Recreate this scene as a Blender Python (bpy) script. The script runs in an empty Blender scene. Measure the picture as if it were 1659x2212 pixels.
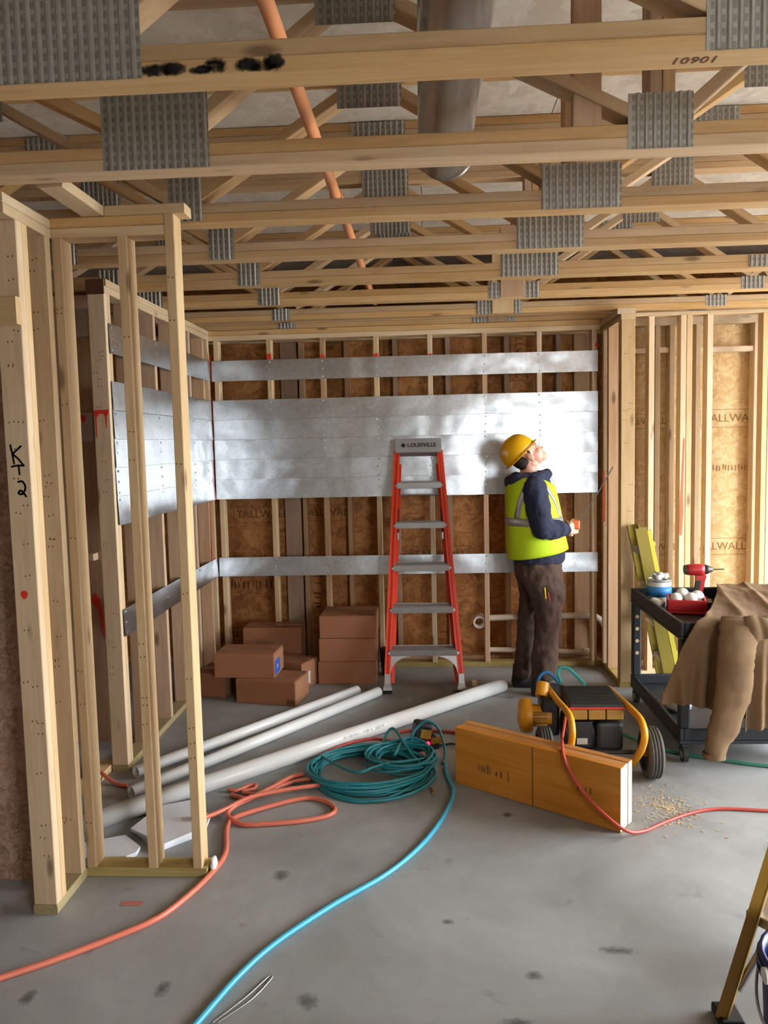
import bpy, bmesh, math, random
from mathutils import Matrix, Vector, Euler, noise
random.seed(7)
PI = math.pi
scene = bpy.context.scene
C = scene.collection

# ------------------------------------------------------------------ camera
cam_d = bpy.data.cameras.new('camera'); cam = bpy.data.objects.new('camera', cam_d); C.objects.link(cam)
cam_d.sensor_fit = 'VERTICAL'; cam_d.sensor_height = 36.0; cam_d.lens = 1696 / 2212 * 36.0
cam_d.clip_start = 0.05; cam_d.clip_end = 200
_r, _f, _u = (0.99833955, 0.05300574, -0.02255077), (-0.05476309, 0.99477317, -0.08618204), (0.01786476, 0.08727389, 0.99602416)
cam.matrix_world = Matrix(((_r[0], _u[0], -_f[0], 0), (_r[1], _u[1], -_f[1], 0), (_r[2], _u[2], -_f[2], 1.735), (0, 0, 0, 1)))
scene.camera = cam

# ------------------------------------------------------------------ world: overcast daylight, enters through the openings
world = bpy.data.worlds.new('overcast'); scene.world = world; world.use_nodes = True
wn = world.node_tree.nodes; wl = world.node_tree.links
bg = wn['Background']
bg.inputs['Color'].default_value = (0.89, 0.95, 1.0, 1); bg.inputs['Strength'].default_value = 19.0

def portal(name, loc, rot, sx, sy):
    d = bpy.data.lights.new(name, 'AREA'); d.shape = 'RECTANGLE'; d.size = sx; d.size_y = sy
    d.cycles.is_portal = True
    o = bpy.data.objects.new(name, d); C.objects.link(o); o.location = loc; o.rotation_euler = rot
    return o
# openings of the building shell (x0,x1 along the wall, z0,z1)
OPEN_RIGHT = [(2.45, 4.05, 0.05, 2.45), (4.25, 5.55, 0.5, 2.45)]
OPEN_BEHIND = [(1.55, 2.65, 1.0, 2.3)]
XR, YB = 4.4, -1.6
for a, b, z0, z1 in OPEN_RIGHT:
    portal('daylight_right', (XR + .12, (a + b) / 2, (z0 + z1) / 2), (0, PI / 2, 0), z1 - z0, b - a)
for a, b, z0, z1 in OPEN_BEHIND:
    portal('daylight_behind', ((a + b) / 2, YB - .12, (z0 + z1) / 2), (PI / 2, 0, 0), b - a, z1 - z0)

scene.cycles.max_bounces = 5; scene.cycles.diffuse_bounces = 4; scene.cycles.glossy_bounces = 3; scene.cycles.use_adaptive_sampling = True; scene.cycles.adaptive_threshold = .05; scene.cycles.caustics_reflective = False; scene.cycles.caustics_refractive = False
vs = scene.view_settings
vs.view_transform = 'Standard'; vs.look = 'None'; vs.gamma = 1.0; vs.use_curve_mapping = False
vs.exposure = 0.6

# ------------------------------------------------------------------ material helpers
def S(v): return tuple(((c / 255) / 12.92 if c / 255 <= .04045 else ((c / 255 + .055) / 1.055) ** 2.4) for c in v) + (1,)
class NT:
    def __init__(s, name):
        s.m = bpy.data.materials.new(name); s.m.use_nodes = True
        s.n = s.m.node_tree.nodes; s.l = s.m.node_tree.links; s.b = s.n['Principled BSDF']
    def add(s, t, **kw):
        n = s.n.new(t)
        for k, v in kw.items():
            if k.startswith('i_'):
                key = k[2:]
                n.inputs[int(key) if key.isdigit() else key.replace('_', ' ')].default_value = v
            else: setattr(n, k, v)
        return n
    def link(s, a, b): s.l.new(a, b)
    def ramp(s, fac, stops):
        r = s.add('ShaderNodeValToRGB'); e = r.color_ramp.elements
        while len(e) < len(stops): e.new(.5)
        for i, (p, c) in enumerate(stops): e[i].position = p; e[i].color = c if len(c) == 4 else tuple(c) + (1,)
        s.link(fac, r.inputs[0]); return r.outputs[0]
    def mix(s, fac, a, b, mode='MIX'):
        m = s.add('ShaderNodeMix', data_type='RGBA', blend_type=mode)
        for sock, v in ((m.inputs[0], fac), (m.inputs[6], a), (m.inputs[7], b)):
            if hasattr(v, 'links'): s.link(v, sock)
            else: sock.default_value = v
        return m.outputs[2]
    def math(s, op, a, b=0.0):
        m = s.add('ShaderNodeMath', operation=op)
        for i, v in enumerate((a, b)):
            if hasattr(v, 'links'): s.link(v, m.inputs[i])
            else: m.inputs[i].default_value = v
        return m.outputs[0]
    def obj_coords(s, scale=(1, 1, 1), randomise=0.0, what='Object'):
        tc = s.add('ShaderNodeTexCoord'); mp = s.add('ShaderNodeMapping'); mp.inputs['Scale'].default_value = scale
        s.link(tc.outputs[what], mp.inputs[0])
        if randomise:
            oi = s.add('ShaderNodeObjectInfo'); v = s.add('ShaderNodeCombineXYZ')
            r = s.math('MULTIPLY', oi.outputs['Random'], randomise)
            for i in range(3): s.link(r, v.inputs[i])
            s.link(v.outputs[0], mp.inputs['Location'])
        return mp.outputs[0]
    def noise(s, vec, scale, detail=3, rough=.5, dist=0):
        n = s.add('ShaderNodeTexNoise'); n.inputs['Scale'].default_value = scale; n.inputs['Detail'].default_value = detail
        n.inputs['Roughness'].default_value = rough; n.inputs['Distortion'].default_value = dist
        s.link(vec, n.inputs['Vector']); return n.outputs['Fac']
    def bump(s, h, strength=.2, dist=.01):
        b = s.add('ShaderNodeBump'); b.inputs['Strength'].default_value = strength; b.inputs['Distance'].default_value = dist
        s.link(h, b.inputs['Height']); s.link(b.outputs[0], s.b.inputs['Normal'])
    def set(s, **kw):
        for k, v in kw.items():
            sock = s.b.inputs[k.replace('_', ' ')]
            if hasattr(v, 'links'): s.link(v, sock)
            else: sock.default_value = v
        return s.m

def wood(name, light, mid, dark, knots=True, rough=.75, gs=1.0):
    t = NT(name)
    v = t.obj_coords((1, 1, 1), 37.0)
    st = t.add('ShaderNodeMapping'); st.inputs['Scale'].default_value = (1.1 * gs, 16 * gs, 16 * gs); t.link(v, st.inputs[0])
    g = t.noise(st.outputs[0], 2.2, 4, .6, .6)
    st2 = t.add('ShaderNodeMapping'); st2.inputs['Scale'].default_value = (.5, 60, 60); t.link(v, st2.inputs[0])
    g2 = t.noise(st2.outputs[0], 2.5, 2, .5)
    blot = t.noise(v, 1.6, 2, .5)
    col = t.ramp(g, [(.28, dark), (.45, mid), (.62, light)])
    col = t.mix(t.math('MULTIPLY', g2, .35), col, dark)
    col = t.mix(.55, col, t.ramp(blot, [(.3, mid), (.7, light)]))
    if knots:
        st3 = t.add('ShaderNodeMapping'); st3.inputs['Scale'].default_value = (2.2, 7, 7); t.link(v, st3.inputs[0])
        vo = t.add('ShaderNodeTexVoronoi', feature='F1'); vo.inputs['Scale'].default_value = 1.0; t.link(st3.outputs[0], vo.inputs['Vector'])
        k = t.ramp(vo.outputs['Distance'], [(.06, (1, 1, 1)), (.13, (0, 0, 0))])
        col = t.mix(t.math('MULTIPLY', k, .75), col, tuple(c * .35 for c in dark[:3]) + (1,))
    oi = t.add('ShaderNodeObjectInfo')
    hs = t.add('ShaderNodeHueSaturation'); t.link(col, hs.inputs['Color'])
    t.link(t.math('ADD', t.math('MULTIPLY', oi.outputs['Random'], .30), .84), hs.inputs['Value'])
    t.link(t.math('ADD', t.math('MULTIPLY', t.math('FRACT', t.math('MULTIPLY', oi.outputs['Random'], 7.3)), .3), .85), hs.inputs['Saturation'])
    t.bump(g2, .15, .002)
    return t.set(Base_Color=hs.outputs[0], Roughness=rough)

def plain(name, col, rough=.5, metal=0.0, var=.0, vs_=20, bump=0.0, bscale=80, **kw):
    t = NT(name); c = S(col)
    if var:
        v = t.obj_coords((1, 1, 1), 11.0); n = t.noise(v, vs_, 4, .6)
        t.set(Base_Color=t.mix(n, tuple(x * (1 - var) for x in c[:3]) + (1,), tuple(min(1, x * (1 + var)) for x in c[:3]) + (1,)))
    else: t.set(Base_Color=c)
    if bump:
        v = t.obj_coords(); t.bump(t.noise(v, bscale, 3), bump, .004)
    return t.set(Roughness=rough, Metallic=metal, **kw)

def osb(name, cols, scale=1.0, contrast=1.0):
    t = NT(name); v = t.obj_coords((1, 1, 1))
    w = t.add('ShaderNodeTexNoise'); w.inputs['Scale'].default_value = 7 * scale; w.inputs['Detail'].default_value = 2; t.link(v, w.inputs['Vector'])
    vv = t.mix(.16, v, w.outputs['Color'])
    cs = []
    for sc in ((9, 9, 26), (26, 9, 9)):
        mp = t.add('ShaderNodeMapping'); mp.inputs['Scale'].default_value = tuple(a * scale for a in sc); mp.inputs['Rotation'].default_value = (.3, .5, .2)
        t.link(vv, mp.inputs[0])
        vo = t.add('ShaderNodeTexVoronoi', feature='F1'); vo.inputs['Scale'].default_value = 1; t.link(mp.outputs[0], vo.inputs['Vector'])
        sx = t.add('ShaderNodeSeparateColor'); t.link(vo.outputs['Color'], sx.inputs[0]); cs.append(sx.outputs[0])
    n = t.noise(v, 3, 3)
    f = t.math('ADD', t.math('MULTIPLY', cs[0], .45), t.math('MULTIPLY', cs[1], .35)); f = t.math('ADD', f, t.math('MULTIPLY', n, .25))
    col = t.ramp(f, [(.2, cols[0]), (.5, cols[1]), (.85, cols[2])])
    t.bump(f, .15, .003)
    return t.set(Base_Color=col, Roughness=.8)

def soft_stain(name, col, axes, strength=1.0, lo=.35, hi=1.0, nz=1.1, nscale=55):
    t = NT(name); tc = t.add('ShaderNodeTexCoord'); mp = t.add('ShaderNodeMapping')
    mp.inputs['Scale'].default_value = axes; mp.inputs['Location'].default_value = tuple(-.5 * a for a in axes); t.link(tc.outputs['Generated'], mp.inputs[0])
    ln = t.add('ShaderNodeVectorMath', operation='LENGTH'); t.link(mp.outputs[0], ln.inputs[0])
    n = t.noise(t.obj_coords((1, 1, 1)), nscale, 4, .6)
    a = t.math('ADD', t.math('MULTIPLY', ln.outputs['Value'], 2.0), t.math('MULTIPLY', t.math('SUBTRACT', n, .5), nz))
    al = t.ramp(a, [(lo, (strength,) * 3), (hi, (0, 0, 0))])
    return t.set(Base_Color=S(col), Roughness=.9, Alpha=al)

# lumber
M_STUD = wood('pine_stud', S((224, 198, 160)), S((206, 174, 132)), S((174, 138, 98)))
M_TRUSS = wood('truss_pine_warmlit', S((212, 180, 138)), S((194, 156, 110)), S((160, 118, 78)))  # orange tint stands in for warm light bounced onto the trusses
M_PINK = wood('pine_pink_shaded', S((200, 168, 136)), S((182, 146, 114)), S((148, 110, 82)))  # pinkish boards; its darker tone also paints shadow onto recessed studs
M_TREAT = wood('treated_plate', S((190, 170, 118)), S((168, 148, 96)), S((128, 108, 64)))
M_YELLOWPINE = wood('yellow_pine', S((214, 180, 126)), S((196, 158, 100)), S((160, 120, 70)))
M_LVL = wood('laminated_beam', S((204, 148, 92)), S((182, 122, 68)), S((140, 88, 46)), knots=False, gs=.7)
M_ENDGRAIN = plain('dark_end_grain', (96, 60, 38), .9, var=.3, vs_=60)
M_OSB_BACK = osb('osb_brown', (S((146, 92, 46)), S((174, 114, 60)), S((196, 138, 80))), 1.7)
M_OSB_LIT = osb('osb_daylit', (S((206, 168, 114)), S((222, 188, 136)), S((236, 208, 162))), 1.7)  # same sheathing in a paler copy, bright daylight put into the colour
M_OSB_NEAR = osb('osb_pinkish', (S((142, 108, 88)), S((170, 136, 112)), S((192, 162, 138))), 3.2)
M_DECK = osb('deck_panel', (S((198, 184, 166)), S((210, 197, 180)), S((220, 209, 194))), 1.2)
M_GYP = plain('gypsum_board', (176, 172, 164), .9, var=.04)
M_INK = plain('black_ink', (38, 30, 26), .8)
M_INKFADE = plain('faded_ink', (104, 68, 36), .85)
M_INKFADE2 = plain('faded_ink_pale', (150, 116, 72), .85)
M_REDPAINT = plain('red_marking_paint', (226, 52, 34), .6, var=.15, vs_=30)
M_ORPAINT = plain('orange_marking_paint', (240, 104, 66), .6, var=.15, vs_=30)

def concrete():
    t = NT('concrete_slab'); v = t.obj_coords()
    n1 = t.noise(v, 1.1, 5, .6, .4); n2 = t.noise(v, 9, 4, .6); n3 = t.noise(v, 90, 3, .6)
    col = t.ramp(n1, [(.3, S((124, 126, 125))), (.5, S((152, 154, 154))), (.7, S((176, 179, 180)))])
    col = t.mix(t.math('MULTIPLY', n2, .35), col, S((146, 142, 134)))
    vo = t.noise(v, 5.0, 3, .55, .8)
    st = t.ramp(vo, [(.66, (0, 0, 0)), (.75, (1, 1, 1))])
    col = t.mix(t.math('MULTIPLY', st, .5), col, S((92, 90, 86)))
    col = t.mix(t.math('MULTIPLY', n3, .18), col, S((110, 106, 98)))
    t.bump(n3, .12, .003)
    return t.set(Base_Color=col, Roughness=t.ramp(n2, [(.3, (.5, .5, .5)), (.7, (.72, .72, .72))]))
M_CONC = concrete()

def galv(name, base, rough, buck=.25, metal=1.0):
    t = NT(name); v = t.obj_coords((1, 1, 1), 5.0)
    vo = t.add('ShaderNodeTexVoronoi'); vo.inputs['Scale'].default_value = 45; t.link(v, vo.inputs['Vector'])
    sp = t.add('ShaderNodeSeparateColor'); t.link(vo.outputs['Color'], sp.inputs[0])
    n = t.noise(v, 3.2, 3, .55)
    t.set(Base_Color=t.mix(sp.outputs[0], base, tuple(c * .86 for c in base[:3]) + (1,)),
          Roughness=t.math('ADD', rough - .05, t.math('MULTIPLY', n, .12)), Metallic=1.0)
    t.bump(t.noise(v, 2.6, 2, .5), buck, .05)
    t.set(Metallic=metal)
    return t.m
M_GALV = galv('galvanised_strip', S((222, 225, 228)), .29, .30)
M_DUCT = galv('galvanised_duct', S((214, 216, 218)), .18, .10, .8)

def plate_mat():
    t = NT('toothed_plate_steel'); v = t.obj_coords()
    sx = t.add('ShaderNodeSeparateXYZ'); t.link(v, sx.inputs[0])
    # dark slots punched in rows between the raised ridges
    fx = t.math('FRACT', t.math('MULTIPLY', sx.outputs[0], 1 / .0254)); fz = t.math('FRACT', t.math('MULTIPLY', sx.outputs[2], 1 / .030))
    sl = t.math('MULTIPLY', t.math('LESS_THAN', fz, .58), t.math('MULTIPLY', t.math('GREATER_THAN', fx, .62), t.math('LESS_THAN', fx, .95)))
    n = t.noise(v, 30, 3)
    col = t.mix(t.math('MULTIPLY', sl, .4), t.mix(n, S((150, 145, 136)), S((190, 185, 176))), S((60, 52, 44)))
    return t.set(Base_Color=col, Roughness=.5, Metallic=.55)
M_PLATE = plate_mat()

# ------------------------------------------------------------------ geometry helpers
WM = {}                                          # world matrix of every object we make
def link(o, parent=None, mw=None):
    C.objects.link(o)
    mw = mw or Matrix.Identity(4); WM[o.name] = mw
    if parent is not None:
        o.parent = parent; o.matrix_parent_inverse = Matrix.Identity(4)
        o.matrix_basis = WM[parent.name].inverted() @ mw
    else: o.matrix_basis = mw
    return o
def tag(o, label=None, cat=None, group=None, kind=None):
    if label: o['label'] = label
    if cat: o['category'] = cat
    if group: o['group'] = group
    if kind: o['kind'] = kind
    return o
def empty(name, loc, label=None, cat=None, group=None, kind=None):
    o = bpy.data.objects.new(name, None); o.empty_display_size = .1
    link(o, None, Matrix.Translation(loc)); return tag(o, label, cat, group, kind)
class MB:
    """collects shapes in world coordinates into one mesh"""
    def __init__(s): s.v = []; s.f = []; s.sm = []
    def add(s, vs_, fs, smooth=False):
        k = len(s.v); s.v += [tuple(a) for a in vs_]
        for f in fs: s.f.append(tuple(i + k for i in f)); s.sm.append(smooth)
        return s
    def box(s, x0, x1, y0, y1, z0, z1, mat=None, ch=0.0):
        if ch:
            bm = bmesh.new(); bmesh.ops.create_cube(bm, size=1)
            for v in bm.verts: v.co = Vector(((x0 + x1) / 2 + v.co.x * (x1 - x0), (y0 + y1) / 2 + v.co.y * (y1 - y0), (z0 + z1) / 2 + v.co.z * (z1 - z0)))
            bmesh.ops.bevel(bm, geom=bm.edges[:], offset=ch, segments=2, affect='EDGES', profile=.5)
            bm.verts.index_update(); vs_ = [v.co.copy() for v in bm.verts]; fs = [[v.index for v in f.verts] for f in bm.faces]; bm.free()
        else:
            vs_ = [Vector(p) for p in ((x0, y0, z0), (x1, y0, z0), (x1, y1, z0), (x0, y1, z0), (x0, y0, z1), (x1, y0, z1), (x1, y1, z1), (x0, y1, z1))]
            fs = [(0, 3, 2, 1), (4, 5, 6, 7), (0, 1, 5, 4), (1, 2, 6, 5), (2, 3, 7, 6), (3, 0, 4, 7)]
        if mat is not None: vs_ = [mat @ Vector(v) for v in vs_]
        return s.add(vs_, fs)
    def cyl(s, p0, p1, r0, r1=None, n=16, caps=True, smooth=True):
        p0, p1 = Vector(p0), Vector(p1); r1 = r0 if r1 is None else r1
        d = (p1 - p0).normalized(); a = d.orthogonal().normalized(); b = d.cross(a)
        vs_ = [p + (a * math.cos(2 * PI * i / n) + b * math.sin(2 * PI * i / n)) * r for p, r in ((p0, r0), (p1, r1)) for i in range(n)]
        s.add(vs_, [(i, (i + 1) % n, n + (i + 1) % n, n + i) for i in range(n)], smooth)
        if caps: s.add(vs_[:n], [tuple(range(n - 1, -1, -1))]); s.add(vs_[n:], [tuple(range(n))])
        return s
    def hollow(s, p0, p1, ro, ri, n=24):
        p0, p1 = Vector(p0), Vector(p1); d = (p1 - p0).normalized(); a = d.orthogonal().normalized(); b = d.cross(a)
        ring = lambda p, r: [p + (a * math.cos(2 * PI * i / n) + b * math.sin(2 * PI * i / n)) * r for i in range(n)]
        vs_ = ring(p0, ro) + ring(p1, ro) + ring(p1, ri) + ring(p0, ri)
        k0 = len(s.v); s.v += [tuple(v) for v in vs_]
        for k in range(4):
            A, Bk = k0 + k * n, k0 + ((k + 1) % 4) * n
            for i in range(n): s.f.append((A + i, A + (i + 1) % n, Bk + (i + 1) % n, Bk + i)); s.sm.append(k in (0, 2))
        return s
    def tube(s, pts, r, n=10, closed=False, caps=True):
        pts = [Vector(p) for p in pts]; N = len(pts); rs = r if isinstance(r, (list, tuple)) else [r] * N
        tang = []
        for i in range(N):
            a, b = (pts[(i - 1) % N], pts[(i + 1) % N]) if closed else (pts[max(i - 1, 0)], pts[min(i + 1, N - 1)])
            tang.append((b - a).normalized())
        nrm = tang[0].orthogonal().normalized(); vs_ = []
        for i in range(N):
            t = tang[i]; nrm = (nrm - t * nrm.dot(t)); nrm = nrm.normalized() if nrm.length > 1e-6 else t.orthogonal().normalized()
            bn = t.cross(nrm)
            vs_ += [pts[i] + (nrm * math.cos(2 * PI * j / n) + bn * math.sin(2 * PI * j / n)) * rs[i] for j in range(n)]
        fs = []
        for i in range(N if closed else N - 1):
            A, B_ = i * n, ((i + 1) % N) * n
            fs += [(A + j, A + (j + 1) % n, B_ + (j + 1) % n, B_ + j) for j in range(n)]
        s.add(vs_, fs, True)
        if caps and not closed: s.add(vs_[:n], [tuple(range(n - 1, -1, -1))]); s.add(vs_[-n:], [tuple(range(n))])
        return s
    def loft(s, rings, smooth=True, caps=True, closed=True):
        n = len(rings[0]); vs_ = [p for r in rings for p in r]; fs = []
        for i in range(len(rings) - 1):
            A, B_ = i * n, (i + 1) * n
            fs += [(A + j, A + (j + 1) % n, B_ + (j + 1) % n, B_ + j) for j in range(n if closed else n - 1)]
        if caps: fs += [tuple(range(n - 1, -1, -1)), tuple(range((len(rings) - 1) * n, len(rings) * n))]
        return s.add(vs_, fs, smooth)
    def prism(s, pts, vec):
        pts = [Vector(p) for p in pts]; n = len(pts); vec = Vector(vec)
        vs_ = pts + [p + vec for p in pts]
        return s.add(vs_, [tuple(range(n - 1, -1, -1)), tuple(range(n, 2 * n))] + [(i, (i + 1) % n, n + (i + 1) % n, n + i) for i in range(n)])
    def sphere(s, c, r, nu=16, nv=10, sc=(1, 1, 1), mat=None):
        vs_ = [Vector((0, 0, 1))] + [Vector((math.sin(PI * i / nv) * math.cos(2 * PI * j / nu), math.sin(PI * i / nv) * math.sin(2 * PI * j / nu), math.cos(PI * i / nv))) for i in range(1, nv) for j in range(nu)] + [Vector((0, 0, -1))]
        fs = [(0, 1 + j, 1 + (j + 1) % nu) for j in range(nu)]
        for i in range(nv - 2): fs += [(1 + i * nu + j, 1 + (i + 1) * nu + j, 1 + (i + 1) * nu + (j + 1) % nu, 1 + i * nu + (j + 1) % nu) for j in range(nu)]
        L = len(vs_) - 1; fs += [(L, 1 + (nv - 2) * nu + (j + 1) % nu, 1 + (nv - 2) * nu + j) for j in range(nu)]
        vs_ = [Vector((v.x * r * sc[0], v.y * r * sc[1], v.z * r * sc[2])) for v in vs_]
        if mat is not None: vs_ = [mat @ v for v in vs_]
        return s.add([v + Vector(c) for v in vs_], fs, True)
    def mesh(s, name):
        me = bpy.data.meshes.new(name); me.from_pydata(s.v, [], s.f)
        me.polygons.foreach_set('use_smooth', s.sm); me.update(); return me
    def build(s, name, mat, parent=None, origin=None):
        """origin: world point the mesh is stored about (else the world origin or the parent's)"""
        o0 = Vector(origin) if origin is not None else (WM[parent.name].translation if parent is not None else Vector())
        if o0.length > 0: s.v = [tuple(Vector(v) - o0) for v in s.v]
        me = s.mesh(name); me.materials.append(mat)
        o = bpy.data.objects.new(name, me)
        return link(o, parent, Matrix.Translation(o0))
def fixnormals(o):
    bm = bmesh.new(); bm.from_mesh(o.data); bmesh.ops.recalc_face_normals(bm, faces=bm.faces[:]); bm.to_mesh(o.data); bm.free(); return o

_lc = {}
def lum_mesh(L, a, b, mat, ch=.003):
    key = (round(L, 3), round(a, 3), round(b, 3), mat.name)
    if key not in _lc:
        c = min(ch, a * .2, b * .2)
        ring = lambda x: [Vector((x, y, z)) for y, z in ((-a / 2 + c, -b / 2), (a / 2 - c, -b / 2), (a / 2, -b / 2 + c), (a / 2, b / 2 - c), (a / 2 - c, b / 2), (-a / 2 + c, b / 2), (-a / 2, b / 2 - c), (-a / 2, -b / 2 + c))]
        m = MB().loft([ring(-L / 2), ring(L / 2)], smooth=False)
        me = m.mesh('lumber'); me.materials.append(mat); _lc[key] = me
    return _lc[key]
def lum(name, x0, x1, y0, y1, z0, z1, mat, parent=None):
    d = (x1 - x0, y1 - y0, z1 - z0); c = Vector(((x0 + x1) / 2, (y0 + y1) / 2, (z0 + z1) / 2)); k = d.index(max(d))
    if k == 0: me = lum_mesh(d[0], d[1], d[2], mat); R = Matrix.Identity(4)
    elif k == 1: me = lum_mesh(d[1], d[0], d[2], mat); R = Matrix.Rotation(PI / 2, 4, 'Z')
    else: me = lum_mesh(d[2], d[1], d[0], mat); R = Matrix.Rotation(-PI / 2, 4, 'Y')
    o = bpy.data.objects.new(name, me)
    return link(o, parent, Matrix.Translation(c) @ R)
def bar(name, p0, p1, w, t, mat, parent=None, up=(0, 0, 1)):
    """straight lumber between two points: w across, t along 'up'-ish"""
    p0, p1 = Vector(p0), Vector(p1); x = (p1 - p0).normalized(); z = (Vector(up) - x * x.dot(Vector(up))).normalized(); y = z.cross(x)
    me = lum_mesh((p1 - p0).length, w, t, mat)
    m = Matrix((x, y, z)).transposed().to_4x4(); m.translation = (p0 + p1) / 2
    return link(bpy.data.objects.new(name, me), parent, m)

_font = None
def text_mesh(txt, size, depth=.0008, bold=0.0):
    cu = bpy.data.curves.new('lettering', 'FONT'); cu.body = txt; cu.size = size; cu.extrude = depth; cu.align_x = 'CENTER'; cu.align_y = 'CENTER'; cu.offset = bold
    cu.resolution_u = 2
    o = bpy.data.objects.new('lettering_tmp', cu); C.objects.link(o)
    dg = bpy.context.evaluated_depsgraph_get(); me = bpy.data.meshes.new_from_object(o.evaluated_get(dg))
    bpy.data.objects.remove(o); bpy.data.curves.remove(cu); return me
def lettering(txt, size, mw, mat, parent, name='lettering', bold=0.0):
    me = text_mesh(txt, size, bold=bold); me.materials.clear(); me.materials.append(mat)
    return link(bpy.data.objects.new(name, me), parent, mw)
def faint_print(length, size, mw, mat, parent, seed=1):
    """blurred, unreadable print: a row of short uneven ticks in the local XY plane"""
    rn = random.Random(seed); m = MB(); x = -length / 2
    while x < length / 2:
        w_ = size * rn.uniform(.08, .22)
        if rn.random() > .18: m.box(x, x + w_, -size * rn.uniform(.2, .5), size * rn.uniform(.2, .5), -.0003, .0006, mat=mw)
        x += w_ + size * rn.uniform(.12, .35)
    return m.build('printed_mark', mat, parent)
def facing(loc, normal, up=(0, 0, 1), roll=0.0):
    """matrix whose local XY plane faces 'normal' (text readable from that side)"""
    z = Vector(normal).normalized(); y = (Vector(up) - z * z.dot(Vector(up))).normalized(); x = y.cross(z)
    m = Matrix((x, y, z)).transposed().to_4x4(); m.translation = Vector(loc); return m @ Matrix.Rotation(roll, 4, 'Z')
def blotch(name, pts, normal, mat, parent, th=.0012):
    """thin paint mark: polygon in world coordinates, given a little thickness along its normal"""
    return fixnormals(MB().prism(pts, Vector(normal) * th).build(name, mat, parent))
def smooth_path(pts, per=8, closed=False):
    pts = [Vector(p) for p in pts]; N = len(pts); out = []
    for i in range(N if closed else N - 1):
        g = lambda k: pts[k % N] if closed else pts[min(max(k, 0), N - 1)]
        p0, p1, p2, p3 = g(i - 1), g(i), g(i + 1), g(i + 2)
        for j in range(per):
            t = j / per
            out.append(.5 * ((2 * p1) + (p2 - p0) * t + (2 * p0 - 5 * p1 + 4 * p2 - p3) * t * t + (3 * p1 - p0 - 3 * p2 + p3) * t ** 3))
    if not closed: out.append(pts[-1])
    return out
# ================================================================== STRUCTURE
ZC = 2.62          # underside of the trusses
ZD = 3.22          # underside of the deck
tag(MB().box(-60, 60, -60, 60, -.3, -.16).build('ground', plain('pale_outdoor_ground', (196, 196, 194), .9)), kind='structure')
tag(MB().box(-4.2, XR, YB, 6.9, -.15, 0).build('floor', M_CONC), 'grey concrete slab floor with dark scuffs and stains', kind='structure')

ceil = empty('ceiling', (0, 0, ZD), kind='structure')
for i in range(-2, 2):
    for j in range(-1, 6):
        x0 = i * 2.44 + (.6 if j % 2 else 0); y0 = -.4 + j * 1.22
        MB().box(max(x0 + .002, -4.2), min(x0 + 2.438, XR), max(y0 + .002, YB), y0 + 1.218, ZD, ZD + .018).build('deck_panel', M_DECK, ceil)
MB().box(-4.2, XR, YB, 6.9, ZD + .02, ZD + .3).build('deck_topping', M_CONC, ceil)

def shell_wall(name, along, fixed, th, lo, hi, opens, mat):
    """outer wall with rectangular openings; along 'x' or 'y'"""
    m = MB(); cuts = sorted(opens); cur = lo
    def bx(a, b, z0, z1):
        if b - a < 1e-4 or z1 - z0 < 1e-4: return
        if along == 'x': m.box(a, b, fixed, fixed + th, z0, z1)
        else: m.box(fixed, fixed + th, a, b, z0, z1)
    for a, b, z0, z1 in cuts:
        bx(cur, a, 0, ZD); bx(a, b, 0, z0); bx(a, b, z1, ZD); cur = b
    bx(cur, hi, 0, ZD)
    return tag(m.build(name, mat), kind='structure')
shell_wall('wall_right', 'y', XR, .1, YB - .1, 6.9, OPEN_RIGHT, M_OSB_LIT)
shell_wall('wall_behind', 'x', YB - .1, .1, -4.3, XR + .1, OPEN_BEHIND, M_GYP)
shell_wall('wall_outer_back', 'x', 6.9, .1, -4.3, XR + .1, [], M_OSB_BACK)  # added to stop sky light leaking in above the back wall
shell_wall('wall_far_left', 'y', -4.3, .1, YB - .1, 6.9, [], M_OSB_NEAR)

# ---------------------------------------------------------------- back wall
SX = [-1.1774 + .4064 * k for k in range(-1, 7)]
wb = empty('wall_back', (0, 5.98, 0), 'open stud back wall with brown sheathing and steel backing strips', kind='structure')
for i in range(4):
    x0 = -2.5 + i * 1.22 - .2
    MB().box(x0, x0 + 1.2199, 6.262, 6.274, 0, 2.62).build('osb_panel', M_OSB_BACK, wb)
lum('bottom_plate', -1.75, 1.42, 5.98, 6.069, 0, .038, M_TREAT, wb)
lum('bottom_plate', -2.6, 1.42, 6.172, 6.261, 0, .038, M_PINK, wb)
lum('top_plate', -1.75, 1.30, 5.98, 6.069, 2.544, 2.581, M_STUD, wb); lum('top_plate', -1.75, 1.30, 5.98, 6.069, 2.582, 2.619, M_TRUSS, wb)
lum('top_plate', -2.6, 1.42, 6.172, 6.261, 2.544, 2.581, M_STUD, wb); lum('top_plate', -2.6, 1.42, 6.172, 6.261, 2.582, 2.619, M_STUD, wb)
for k, x in enumerate(SX):
    lum('stud', x - .019, x + .019, 5.981, 6.069, .039, 2.543, M_PINK if k in (2, 5) else M_STUD, wb)
for x in (-.966, -.608, -.23, .18, .633, 1.03):
    lum('stud', x - .019, x + .019, 6.172, 6.26, .039, 2.543, M_PINK, wb)
lum('stud', -1.135, -1.005, 6.215, 6.26, .039, 2.543, M_PINK, wb)          # wide boards laid flat against the sheathing
lum('stud', 1.155, 1.29, 6.215, 6.26, .039, 2.543, M_PINK, wb)

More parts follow.
